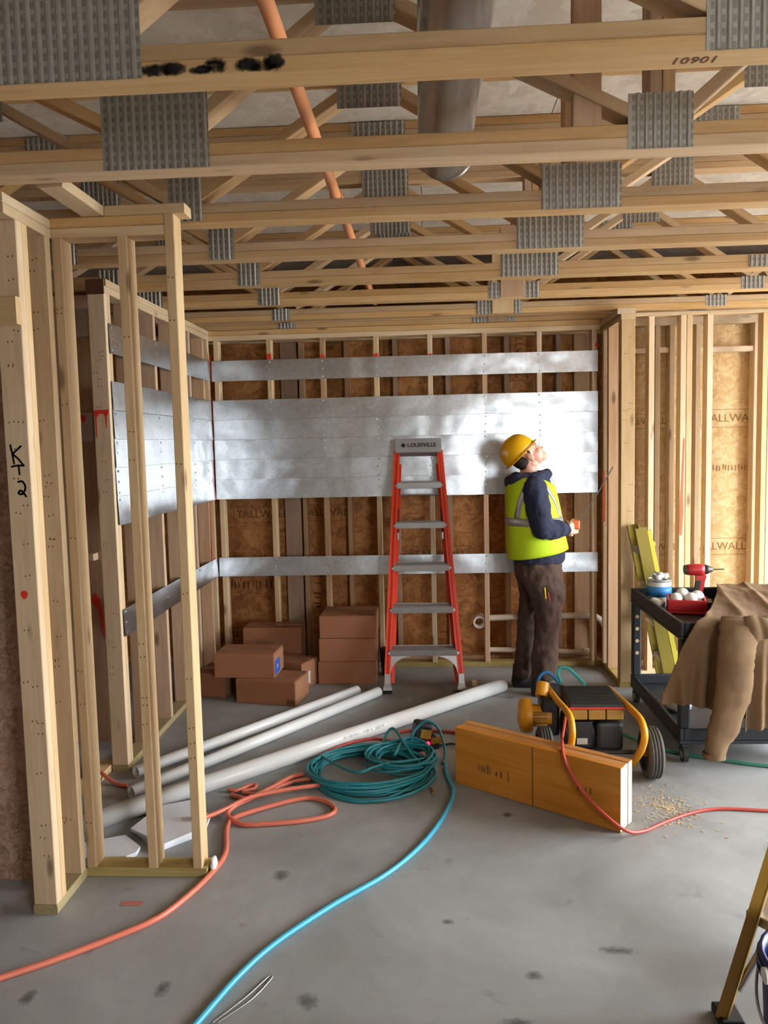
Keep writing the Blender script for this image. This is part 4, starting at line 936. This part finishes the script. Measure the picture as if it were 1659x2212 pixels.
MB().cyl(m @ Vector((.10, 0, .135)), m @ Vector((.17, 0, .135)), .0045, n=8).build('bit', plain('tool_bit', (120, 112, 104), .4, .9), dr)
MB().box(.038, .052, -.01, .01, .055, .09, mat=m, ch=.004).build('trigger', M_BLACK, dr)

# ================================================================== BROWN WORK JACKET draped over the cart
M_DUCKC = plain('brown_duck_canvas', (120, 94, 66), .95, var=.18, vs_=9, bump=.25, bscale=260)
M_LINING = plain('dark_lining', (92, 70, 50), .95, var=.1)
jk = empty('work_jacket', (1.70, 4.14, .75), 'brown canvas work jacket draped over the near side of the cart', 'jacket')
def sheet(name, fn, nu, nv, th, mat):
    vs_ = [fn(i / nu, j / nv) for i in range(nu + 1) for j in range(nv + 1)]; k = nv + 1
    o = MB().add(vs_, [(i * k + j, (i + 1) * k + j, (i + 1) * k + j + 1, i * k + j + 1) for i in range(nu) for j in range(nv)], True).build(name, mat, jk)
    md = o.modifiers.new('cloth', 'SOLIDIFY'); md.thickness = th; md.offset = 0
    md = o.modifiers.new('smooth', 'SUBSURF'); md.levels = md.render_levels = 1
    return o
def fold(x, q, ph=0.0):
    """hanging folds: sharp ridges that deepen towards the hem"""
    a = x * 30 + ph + 1.6 * math.sin(q * 2.2 + x * 7)
    return (1 - abs(math.sin(a))) ** 1.4 * .045 * q + .012 * q * math.sin(x * 71 + 2 * q)
def jac(u_, v_):
    # u across, v from the far edge of the tray, over the near rim, down to the hem
    xl = 1.86 - .46 * min(1, v_ / .40) ** 1.15 if v_ < .40 else 1.40 - .21 * ((v_ - .40) / .60) ** .85
    x = xl + (2.30 - xl) * u_
    wr_ = noise.fractal(Vector((x * 6, v_ * 7, 3)), 1.0, 2.0, 4) * .016
    if v_ < .36:
        y = 5.13 - (5.13 - 4.17) * v_ / .36; z = .776 + abs(wr_) * 1.2 + .018 * (1 - abs(math.sin(x * 17 + v_ * 9))) ** 2; q = 0
    elif v_ < .46:
        a = (v_ - .36) / .10 * PI / 2; y = 4.17 - .055 * math.sin(a); z = .782 - .045 * (1 - math.cos(a)) + abs(wr_) * .6; q = .15
    else:
        q = (v_ - .46) / .54; y = 4.115 - .03 * q; z = .737 - q * (.385 + .17 * u_) + .014 * math.sin(u_ * 11) * q
    y -= fold(x, q) + abs(wr_) * (1 if q else 0)
    return (x, y, z)
sheet('jacket_body', jac, 70, 56, .006, M_DUCKC)
def ringpts(c, rx, ry, ph, n=28, tilt=0.0):
    out = []
    for a in [2 * PI * i / n for i in range(n)]:
        w_ = 1 + .10 * noise.noise(Vector((math.cos(a) * 2.2, math.sin(a) * 2.2, c[2] * 16))) + .035 * math.sin(c[2] * 70 + 2.6 * math.sin(a + ph)) + .05 * math.sin(3 * a + c[2] * 9)
        out.append((c[0] + rx * math.cos(a) * w_, c[1] + ry * math.sin(a) * w_, c[2] + tilt * math.cos(a)))
    return out
sl = [((1.60, 4.10, .80), .085, .03), ((1.585, 4.05, .765), .095, .042), ((1.57, 4.02, .70), .098, .05), ((1.56, 4.005, .62), .095, .052), ((1.553, 3.995, .54), .092, .052), ((1.545, 3.99, .46), .088, .05), ((1.53, 3.985, .39), .086, .05), ((1.508, 3.98, .32), .084, .05), ((1.485, 3.975, .25), .076, .048), ((1.462, 3.97, .19), .066, .045), ((1.448, 3.97, .14), .056, .042), ((1.442, 3.97, .10), .054, .04)]
sl2 = []
for (c0, a0, b0), (c1, a1, b1) in zip(sl, sl[1:]):
    for t_ in (0, .33, .66): sl2.append((tuple(Vector(c0).lerp(Vector(c1), t_)), a0 + (a1 - a0) * t_, b0 + (b1 - b0) * t_))
sl2.append(sl[-1])
o = MB().loft([ringpts(c, a, b_, i * .35, tilt=.014 * math.sin(i * .7)) for i, (c, a, b_) in enumerate(sl2)]).build('sleeve', M_DUCKC, jk)
MB().loft([ringpts((1.442, 3.97, z), .058, .043, 1.0) for z in (.128, .113, .098)], caps=False).build('cuff', M_DUCKC, jk)
def jac2(u_, v_):
    x = 1.655 + .62 * u_ - .05 * v_ * (1 - u_); q = .25 + .75 * v_
    z = .80 - .585 * v_ + .02 * math.sin(u_ * 8); y = 4.075 - .04 * v_ - fold(x, q, 1.1) * 1.1 - abs(noise.fractal(Vector((x * 7, 1, z * 7)), 1.0, 2.0, 4)) * .012
    return (x, y, z)
sheet('jacket_panel', jac2, 44, 36, .006, M_DUCKC)
def coll(u_, v_):
    return (1.60 + .15 * u_ + .03 * v_, 4.045 - .035 * math.sin(v_ * PI * .8) - .01 * u_ - .012 * abs(math.sin(u_ * 7)), .815 - .15 * v_ * (1 - .45 * u_) + .01 * math.sin(u_ * 5))
sheet('collar', coll, 14, 12, .008, M_DUCKC)

# ================================================================== YELLOW FIBREGLASS LADDERS
M_YLAD = plain('olive_fibreglass', (146, 128, 42), .5, var=.08)
M_YLADB = plain('yellow_fibreglass', (214, 200, 72), .45, var=.06)
M_YLAD2 = plain('amber_fibreglass', (168, 126, 46), .45, var=.08)
def channel(m, p0, p1, wdir, w_, d_, th=.005, side=1):
    """channel rail from p0 to p1: web across wdir (w_), flanges d_ deep"""
    p0, p1 = Vector(p0), Vector(p1); x = (p1 - p0).normalized(); y = (Vector(wdir) - x * x.dot(Vector(wdir))).normalized(); z = x.cross(y)
    M_ = Matrix((x, y, z)).transposed().to_4x4(); M_.translation = (p0 + p1) / 2; L = (p1 - p0).length
    m.box(-L / 2, L / 2, -w_ / 2, w_ / 2, -th / 2, th / 2, mat=M_)
    for s_ in (-1, 1): m.box(-L / 2, L / 2, s_ * w_ / 2 - (th if s_ > 0 else 0), s_ * w_ / 2 + (0 if s_ > 0 else th), 0 if side > 0 else -d_, d_ if side > 0 else 0, mat=M_)
    return m
yl = empty('yellow_ladder', (1.60, 5.31, 0), 'folded yellow green fibreglass ladder leaning beside the tool cart', 'ladder')
tilt = Vector((-.235, 0, 1.14)).normalized()
for yy, sd in ((5.20, 1), (5.42, -1)):
    channel(MB(), (1.622, yy, .012), (1.397, yy, 1.15), (1, 0, .21), .075, .03, side=sd).build('rail', M_YLAD, yl)
    channel(MB(), (1.690, yy + .012 * sd, .012), (1.452, yy + .012 * sd, 1.13), (1, 0, .21), .03, .02, side=sd).build('rear_rail', M_YLADB, yl)
for k in range(1, 5):
    c = Vector((1.622, 5.31, .012)) + tilt * (k * .25)
    obox('step', c, (0, 1, 0), (1, 0, .0), (0, 0, 1), .20, .07, .035, M_ALU, yl)
    obox('rear_brace', c + Vector((.065, 0, .05)), (0, 1, 0), (1, 0, .2), (-.2, 0, 1), .20, .02, .03, M_YLADB, yl)
fgl = empty('near_ladder', (1.0, 2.25, 0), 'amber fibreglass ladder legs at the edge of the frame near the camera', 'ladder')
def leg(p0, p1, sd): return channel(MB(), p0, p1, (.55, .83, 0), .075, .03, .006, sd).build('rail', M_YLAD2, fgl)
LL = [((.868, 2.25, .012), (1.42, 2.32, 1.9)), ((1.30, 2.58, .012), (1.72, 2.55, 1.9)), ((1.75, 1.55, .012), (1.50, 2.22, 1.9)), ((2.15, 1.95, .012), (1.80, 2.45, 1.9))]
for k, (p0, p1) in enumerate(LL): leg(p0, p1, 1 if k in (0, 2) else -1)
for z in (.29, .58, .87, 1.16, 1.45):
    q = z / 1.9; a_ = Vector(LL[0][0]).lerp(Vector(LL[0][1]), q); b_ = Vector(LL[1][0]).lerp(Vector(LL[1][1]), q)
    obox('step', (a_ + b_) / 2, b_ - a_, Vector((0, 0, 1)).cross(b_ - a_), (0, 0, 1), (b_ - a_).length - .02, .085, .032, M_ALU, fgl)
MB().tube([Vector(LL[0][0]).lerp(Vector(LL[0][1]), .04) + Vector((.01, .01, 0)), Vector(LL[0][0]).lerp(Vector(LL[1][1]), .14) + Vector((.08, .06, 0))], .012, 8).build('brace', M_ALU, fgl)
for p0, p1 in LL: MB().box(p0[0] - .035, p0[0] + .035, p0[1] - .045, p0[1] + .045, 0, .03, ch=.006).build('foot', M_RUBBER, fgl)
MB().box(1.40, 1.82, 2.18, 2.60, 1.90, 1.95, ch=.012).build('top_cap', M_YLAD2, fgl)
bb = empty('blue_bucket', (1.02, 1.95, 0), 'dark blue plastic bucket cut off by the frame edge', 'bucket')
M_BBLUE = plain('bucket_blue', (22, 34, 96), .4); N = 28
bx, by = 1.0, 1.95
MB().loft([[(bx + r_ * math.cos(a), by + r_ * math.sin(a), z) for a in [2 * PI * i / N for i in range(N)]] for z, r_ in ((.001, .135), (.02, .138), (.34, .152), (.345, .158), (.40, .160), (.402, .150), (.34, .145), (.10, .138))]).build('pail', M_BBLUE, bb)
MB().hollow((bx, by, .352), (bx, by, .36), .166, .158, 32).hollow((bx, by, .375), (bx, by, .383), .166, .158, 32).build('rim', M_BBLUE, bb)
MB().tube(smooth_path([(bx + .164 * math.cos(a), by + .164 * math.sin(a) , .37 - .14 * math.sin((a - 2.2) / 2.6 * PI)) for a in [2.2 + 2.6 * i / 8 for i in range(9)]], 3), .004, 8).build('handle', M_ALU, bb)
MB().cyl((bx - .168, by - .02, .37), (bx - .158, by - .02, .37), .02, n=12).build('handle_boss', M_WHITEP, bb)
# ================================================================== WORKER
pr = empty('person', (.75, 5.38, 0), 'worker in yellow hard hat, lime safety vest and navy hoodie looking up', 'person')
M_SKIN = plain('skin', (214, 160, 138), .5, var=.05, vs_=30, Subsurface_Weight=.08)
M_HAIR = plain('dark_hair', (30, 24, 22), .8)
M_NAVY = plain('navy_fleece', (42, 44, 66), .95, var=.15, vs_=14, bump=.2, bscale=120)
M_LIME = plain('lime_vest', (196, 226, 22), .75, var=.06, vs_=12, bump=.15, bscale=30)
M_REFL = plain('reflective_tape', (160, 156, 148), .35, .25)
M_TROU = plain('brown_trousers', (80, 60, 50), .95, var=.2, vs_=10, bump=.3, bscale=45)
M_BOOT = plain('black_boot', (34, 32, 34), .6, var=.2)
M_HAT = plain('yellow_hard_hat', (240, 180, 16), .32)
def remeshed(mb, voxel, name, mat, parent, smooth=4, fac=.5):
    me = mb.mesh('tmp'); o = bpy.data.objects.new('tmp', me); C.objects.link(o)
    r_ = o.modifiers.new('r', 'REMESH'); r_.mode = 'VOXEL'; r_.voxel_size = voxel; r_.use_smooth_shade = True
    if smooth: s_ = o.modifiers.new('s', 'SMOOTH'); s_.factor = fac; s_.iterations = smooth
    dg = bpy.context.evaluated_depsgraph_get(); nme = bpy.data.meshes.new_from_object(o.evaluated_get(dg)); bpy.data.objects.remove(o)
    nme.name = name; nme.materials.clear(); nme.materials.append(mat)
    off = WM[parent.name].translation
    nme.transform(Matrix.Translation(-off)); nme.polygons.foreach_set('use_smooth', [True] * len(nme.polygons)); nme.update()
    return link(bpy.data.objects.new(name, nme), parent, Matrix.Translation(off))
def ell(c, a, b, n=24, tilt=0.0, wr=0.0, ph=0.0): return [Vector((c[0] + a * math.cos(t) * (1 + wr * math.sin(5 * t + ph)), c[1] + b * math.sin(t) * (1 + wr * math.sin(4 * t - ph)), c[2] + tilt * math.cos(t))) for t in [2 * PI * i / n for i in range(n)]]
def limb(mb, pts, rs, n=16):
    mb.tube([Vector(p) for p in pts], rs, n)
    mb.sphere(pts[0], rs[0] * .98, n, 8); mb.sphere(pts[-1], rs[-1] * .98, n, 8); return mb
YC = 5.38
HM = Matrix.Translation((.682, YC, 1.658)) @ Matrix.Rotation(-math.radians(46), 4, 'Y')
def E(mb, c, r, m=HM, nu=20, nv=14):
    vs0 = len(mb.v); mb.sphere((0, 0, 0), 1, nu, nv, r); mb.v[vs0:] = [tuple(m @ (Vector(v) + Vector(c))) for v in mb.v[vs0:]]; return mb
# ---- body: one surface from head to feet
b = MB()
E(b, (-.018, 0, .018), (.096, .078, .10)); E(b, (.02, 0, -.045), (.066, .062, .075)); E(b, (.047, 0, -.092), (.036, .040, .034)); E(b, (.060, 0, -.112), (.018, .022, .016))
E(b, (.078, 0, -.040), (.014, .012, .028)); E(b, (.090, 0, -.055), (.011, .014, .010)); E(b, (.062, 0, .002), (.020, .054, .014))
E(b, (.073, 0, -.079), (.013, .024, .007)); E(b, (.072, 0, -.092), (.012, .021, .007))
for s in (-1, 1):
    E(b, (.048, s * .035, -.045), (.028, .024, .026)); E(b, (-.014, s * .083, -.034), (.021, .010, .033)); E(b, (-.002, s * .078, -.036), (.012, .008, .02)); E(b, (-.03, 0, -.07), (.05, .058, .05))
limb(b, [(.690, YC, 1.61), (.692, YC, 1.55), (.70, YC, 1.44)], [.058, .056, .07])
b.loft([ell((.735, YC, z), a, bb_) for z, a, bb_ in ((.86, .10, .13), (.95, .12, .14), (1.1, .125, .14), (1.3, .12, .16), (1.42, .10, .17), (1.48, .07, .10))])
arms = {}
for s in (-1, 1):
    sh = Vector((.715, YC + s * .165, 1.42)); el = Vector((.752, YC + s * .205, 1.160)); wr = Vector((.925, YC + s * .13, 1.140)) if s < 0 else Vector((.93, YC + .06, 1.135))
    limb(b, [sh, (sh + el) / 2 + Vector((-.01, 0, 0)), el], [.055, .047, .040]); limb(b, [el, (el + wr) / 2, wr], [.040, .038, .027]); arms[s] = (sh, el, wr)
    # hand: palm, four curled fingers of unequal length, thumb over the top
    d = (Vector((1.0, YC - .075, 1.145)) - wr).normalized() if s < 0 else (Vector((1.0, YC - .06, 1.12)) - wr).normalized()
    side = Vector((0, 0, 1)); pn = d.cross(side).normalized() * (1 if s < 0 else -1)          # palm normal points to the tool
    pc = wr + d * .045
    for q in range(4): limb(b, [wr + side * (-.018 + q * .012), wr + d * .085 + side * (-.030 + q * .0205)], [.016, .0125], 10)
    for q, Lf in enumerate((.055, .070, .074, .066)):
        k0 = wr + d * .085 + side * (-.031 + q * .0212)
        c1 = k0 + d * Lf * .42 - pn * .004; c2 = c1 + (d * .35 - pn * .9).normalized() * Lf * .36; c3 = c2 + (-d * .75 - pn * .5).normalized() * Lf * .30
        limb(b, [k0, c1, c2, c3], [.0105, .0092, .0085, .0075], 8)
    t0 = wr + d * .03 + side * .028; t1 = t0 + d * .03 + side * .022 - pn * .01; t2 = t1 + d * .032 - pn * .018 + side * .002
    limb(b, [t0, t1, t2], [.014, .0115, .0095], 8)
for pts, rs in (([(.75, 5.32, .86), (.80, 5.295, .55), (.775, 5.295, .12)], [.07, .052, .036]), ([(.72, 5.46, .86), (.695, 5.485, .52), (.655, 5.495, .10)], [.06, .046, .034])): limb(b, pts, rs)
for x, y in ((.775, 5.295), (.655, 5.495)): limb(b, [(x - .02, y, .06), (x + .10, y, .042)], [.03, .022])
body = remeshed(b, .0046, 'body', M_SKIN, pr, 3)
fa = MB()
for s in (-1, 1): E(fa, (.069, s * .030, -.016), (.010, .014, .008))
fa.build('eyes', plain('eye_white', (225, 215, 210), .3), pr)
fb = MB()
for s in (-1, 1): E(fb, (.0765, s * .030, -.016), (.0035, .006, .006))
fb.build('pupils', M_HAIR, pr)
fc = MB(); E(fc, (.080, 0, -.0855), (.006, .017, .003)); fc.build('mouth', plain('dark_mouth', (110, 50, 46), .5), pr)
br = MB()
for s in (-1, 1): E(br, (.078, s * .030, .001), (.006, .018, .004))
br.build('eyebrows', M_HAIR, pr)
hr = MB(); E(hr, (-.058, 0, .0), (.070, .076, .082)); E(hr, (-.082, 0, -.05), (.036, .056, .045)); E(hr, (.004, -.0735, .002), (.010, .006, .022)); E(hr, (.004, .0735, .002), (.010, .006, .022))
remeshed(hr, .006, 'hair', M_HAIR, pr, 3)
# ---- hard hat
N = 36; hm = HM @ Matrix.Translation((-.040, 0, .028))
hat = MB(); rings = []
for k in range(11):
    t = k / 10 * PI / 2; rings.append([hm @ Vector((.124 * math.cos(t) ** .8 * math.cos(a) * (1 if k else 1), .107 * math.cos(t) ** .8 * math.sin(a), .128 * math.sin(t) + (.006 * math.exp(-(math.sin(a) * 3.0) ** 2) * math.sin(2 * t) if k else 0))) for a in [2 * PI * i / N for i in range(N)]])
hat.loft(rings, caps=False); hat.add(rings[-1], [tuple(range(N))])
ht = hat.build('hard_hat', M_HAT, pr); md = ht.modifiers.new('shell', 'SOLIDIFY'); md.thickness = .003
brim = MB(); prof = [(.0, .0), (.010, -.003), (.014, -.008), (.010, -.010), (-.002, -.006)]
brim.loft([[hm @ Vector(((.124 + o_ * (1 + .9 * max(0, math.cos(a)) ** 3)) * math.cos(a), (.107 + o_) * math.sin(a), z_ - .006 * max(0, math.cos(a)))) for a in [2 * PI * i / N for i in range(N)]] for o_, z_ in prof], caps=False)
brim.build('brim', M_HAT, ht)
for s in (-.035, 0, .035):
    MB().tube([hm @ Vector((.118 * math.cos(t), s * (1 - .3 * math.sin(t)), .128 * math.sin(t) * .995 + .001)) for t in [.35 + i * (PI - .9) / 14 for i in range(15)]], .004, 6).build('ridge', M_HAT, ht)
# ---- hoodie
TOR = [(.905, .752, .172, .166), (.93, .757, .181, .170), (.983, .750, .188, .174), (1.047, .741, .190, .172), (1.111, .735, .186, .172), (1.19, .729, .182, .174), (1.269, .721, .175, .178), (1.349, .711, .168, .184), (1.428, .702, .157, .180), (1.475, .700, .135, .150), (1.505, .702, .108, .110)]
h = MB(); h.loft([ell((x, YC, z), a * .97, b_, 28, .0, .012, i * .9) for i, (z, x, a, b_) in enumerate(TOR)])
for s in (-1, 1):
    sh, el, wr = arms[s]
    up = [sh + Vector((-.005, -s * .01, .0)), sh * .65 + el * .35 + Vector((-.004, 0, 0)), sh * .3 + el * .7 + Vector((0, 0, 0)), el + Vector((.005, 0, -.005))]
    limb(h, up, [.084, .083, .080, .073]); limb(h, [el, el * .6 + wr * .4 + Vector((0, 0, -.004)), el * .28 + wr * .72, wr - (wr - el).normalized() * .015], [.073, .068, .060, .046])
    for q in (.25, .45, .62, .8): h.sphere(el * (1 - q) + wr * q + Vector((0, 0, .0)), .071 - .022 * q, 14, 8, (.35, 1, 1))
for c, r_ in (((.590, YC, 1.468), (.062, .125, .042)), ((.575, YC, 1.435), (.040, .105, .040)), ((.625, YC - .10, 1.488), (.06, .035, .034)), ((.625, YC + .10, 1.488), (.06, .035, .034))): h.sphere(c, 1, 18, 12, r_)
h.tube([(.715 + .108 * math.cos(t), YC + .098 * math.sin(t), 1.502 + .012 * math.cos(t)) for t in [2 * PI * i / 22 for i in range(22)]], .026, 10, closed=True)
h.sphere((.815, YC, 1.508), 1, 14, 10, (.040, .07, .022))
hood = remeshed(h, .009, 'hoodie', M_NAVY, pr, 4)
tx2 = bpy.data.textures.new('sleeve_folds', 'CLOUDS'); tx2.noise_scale = .055; md = hood.modifiers.new('d', 'DISPLACE'); md.texture = tx2; md.strength = .02; md.mid_level = .5; md.texture_coords = 'LOCAL'
for s in (-1, 1):
    MB().tube(smooth_path([(.835, YC + s * .03, 1.50), (.862, YC + s * .035, 1.44), (.868, YC + s * .04, 1.34)], 4), .003, 6).build('drawstring', M_WHITEP, hood)
    wr = arms[s][2]; el = arms[s][1]; dd = (wr - el).normalized()
    MB().cyl(wr - dd * .045, wr + dd * .004, .045, .041, n=18).build('cuff', M_NAVY, hood)
# ---- vest: follows the torso a centimetre outside it
def tor(z):
    z = min(max(z, TOR[0][0]), TOR[-1][0])
    for p, q in zip(TOR, TOR[1:]):
        if p[0] <= z <= q[0]:
            t = (z - p[0]) / (q[0] - p[0]); return [p[i] * (1 - t) + q[i] * t for i in (1, 2, 3)]
def vp(ang, z, off):
    x, a, b_ = tor(z); fl__ = .008 * max(0, (1.05 - z) / .12)
    return Vector((x + (a + off + fl__) * math.cos(ang) * (1 + .010 * math.sin(6 * ang + z * 9)), YC + (b_ + off + fl__) * math.sin(ang) * (1 + .012 * math.sin(5 * ang - z * 13)), z + .034 * math.cos(ang) * max(0, min(1, (1.12 - z) / .15)) + .0))
def vest_panel(name, a0, a1, z0f, z1f, off, mat, parent, na=40, nz=16, th=.003):
    vs_ = []; k = nz + 1
    for i in range(na + 1):
        an = a0 + (a1 - a0) * i / na
        for j in range(nz + 1): vs_.append(vp(an, z0f(an) + (z1f(an) - z0f(an)) * j / nz, off))
    o = MB().add(vs_, [(i * k + j, (i + 1) * k + j, (i + 1) * k + j + 1, i * k + j + 1) for i in range(na) for j in range(nz)], True).build(name, mat, parent)
    md = o.modifiers.new('cloth', 'SOLIDIFY'); md.thickness = th; md.offset = 0; return o
ztop = lambda an: 1.49 - .06 * max(0, math.cos(an)) ** 2
vest = vest_panel('safety_vest', .10, 2 * PI - .10, lambda a: .965, ztop, .010, M_LIME, pr, 72, 24)
vest_panel('reflective_belt', .10, 2 * PI - .10, lambda a: 1.168, lambda a: 1.222, .0135, M_REFL, vest, 60, 2)
def vstripe(a_bot, a_top, z0, z1, wd):
    vs_ = []; n = 14
    for j in range(n + 1):
        t = j / n; an = a_bot + (a_top - a_bot) * t ** 1.5; z = z0 + (z1 - z0) * t
        for q in (-1, 1): vs_.append(vp(an + q * wd, z, .0138))
    o = MB().add(vs_, [(2 * j, 2 * j + 1, 2 * j + 3, 2 * j + 2) for j in range(n)], True).build('reflective_stripe', M_REFL, vest); md = o.modifiers.new('cloth', 'SOLIDIFY'); md.thickness = .002
vstripe(math.radians(228), math.radians(262), 1.22, 1.482, .12); vstripe(math.radians(132), math.radians(98), 1.22, 1.482, .12)
vstripe(math.radians(330), math.radians(290), 1.22, 1.47, .09); vstripe(math.radians(30), math.radians(70), 1.22, 1.47, .09)
# ---- trousers and boots
t = MB()
t.loft([ell((.752, YC, .945), .155, .155, 24), ell((.752, YC, .89), .166, .168, 24), ell((.757, YC, .80), .160, .172, 24), ell((.757, YC, .76), .130, .155, 24)])
near = [(.836, .757, .150, 5.31, .10), (.74, .785, .130, 5.30, .10), (.645, .806, .108, 5.30, .095), (.549, .806, .089, 5.295, .085), (.454, .796, .087, 5.295, .082), (.325, .788, .088, 5.295, .08), (.196, .778, .088, 5.295, .08), (.115, .770, .084, 5.295, .078)]
t.loft([ell((x, y, z), a, b_, 24, .0, .035, i * 1.7) for i, (z, x, a, y, b_) in enumerate(near)])
farl = [(.82, .715, .10, 5.46, .09), (.704, .715, .08, 5.48, .09), (.605, .703, .067, 5.485, .085), (.506, .692, .062, 5.49, .08), (.406, .683, .061, 5.495, .08), (.274, .671, .062, 5.495, .08), (.14, .660, .063, 5.495, .08), (.075, .654, .061, 5.495, .078)]
t.loft([ell((x, y, z), a, b_, 24, .0, .035, i * 1.3) for i, (z, x, a, y, b_) in enumerate(farl)])
tr = remeshed(t, .010, 'trousers', M_TROU, pr, 3)
tr.modifiers.new('d', 'DISPLACE')
tx = bpy.data.textures.new('cloth_folds', 'CLOUDS'); tx.noise_scale = .07; tr.modifiers['d'].texture = tx; tr.modifiers['d'].strength = .034; tr.modifiers['d'].mid_level = .5; tr.modifiers['d'].texture_coords = 'LOCAL'
def boot(x, y, L):
    m = MB(); m.loft([ell((x + .0, y, z), a, b_, 20) for z, a, b_ in ((.03, .07, .05), (.09, .062, .05), (.16, .058, .05))])
    m.loft([[Vector((x + L * f - .055, y + b_ * math.cos(q), .012 + max(-.004, hgt * math.sin(q)))) for q in [2 * PI * i / 16 for i in range(16)]] for f, b_, hgt in ((.0, .04, .07), (.3, .05, .085), (.6, .052, .07), (.85, .048, .055), (1.0, .03, .03))])
    remeshed(m, .008, 'boot', M_BOOT, pr, 3)
    MB().loft([[(x - .06 + L * f, y - w_, z) for f, w_ in ((0, .035), (.3, .048), (.7, .054), (1.02, .03), (1.02, -.03), (.7, -.054), (.3, -.048), (0, -.035))] for z in (.001, .018)], smooth=False).build('sole', M_RUBBER, pr)
boot(.755, 5.295, .25); boot(.645, 5.495, .25)
pc_ = tag(MB().cyl((.775, 5.185, .69), (.768, 5.180, .765), .005, n=8).build('pencil', plain('pencil_yellow', (232, 200, 40), .5), None, origin=(.775, 5.185, .69)), 'yellow pencil sticking out of the trouser thigh pocket', 'pencil')
tag(MB().cyl((.80, 5.185, .67), (.788, 5.182, .735), .006, n=8).build('marker_pen', plain('marker_red', (140, 30, 30), .5), None, origin=(.80, 5.185, .67)), 'red marker pen in the thigh pocket beside the pencil', 'pen')
# ---- tape measure in the hands, blade run out to the return wall
tm = empty('tape_measure', (.985, 5.27, 1.165), 'orange tape measure held in both hands with its blade run up', 'tape measure')
MB().box(.955, 1.020, 5.275, 5.315, 1.135, 1.20, ch=.012).build('case', plain('tape_orange', (222, 104, 46), .45), tm)
p0, p1 = Vector((1.018, 5.295, 1.19)), Vector((1.272, 5.44, 1.545)); dv = (p1 - p0).normalized(); sd = dv.cross(Vector((0, 1, 0))).normalized()
sag = [p0 + (p1 - p0) * t_ - Vector((0, 0, .012 * math.sin(PI * t_))) for t_ in [i / 10 for i in range(11)]]
bl = MB().loft([[q + Vector((0, -.006, 0)) + sd * .006, q + Vector((0, .010, 0)) + sd * .002, q + Vector((0, .010, 0)) - sd * .003, q + Vector((0, -.006, 0)) - sd * .002] for q in sag], smooth=False).build('blade', plain('blade_dark', (52, 42, 28), .5), tm)
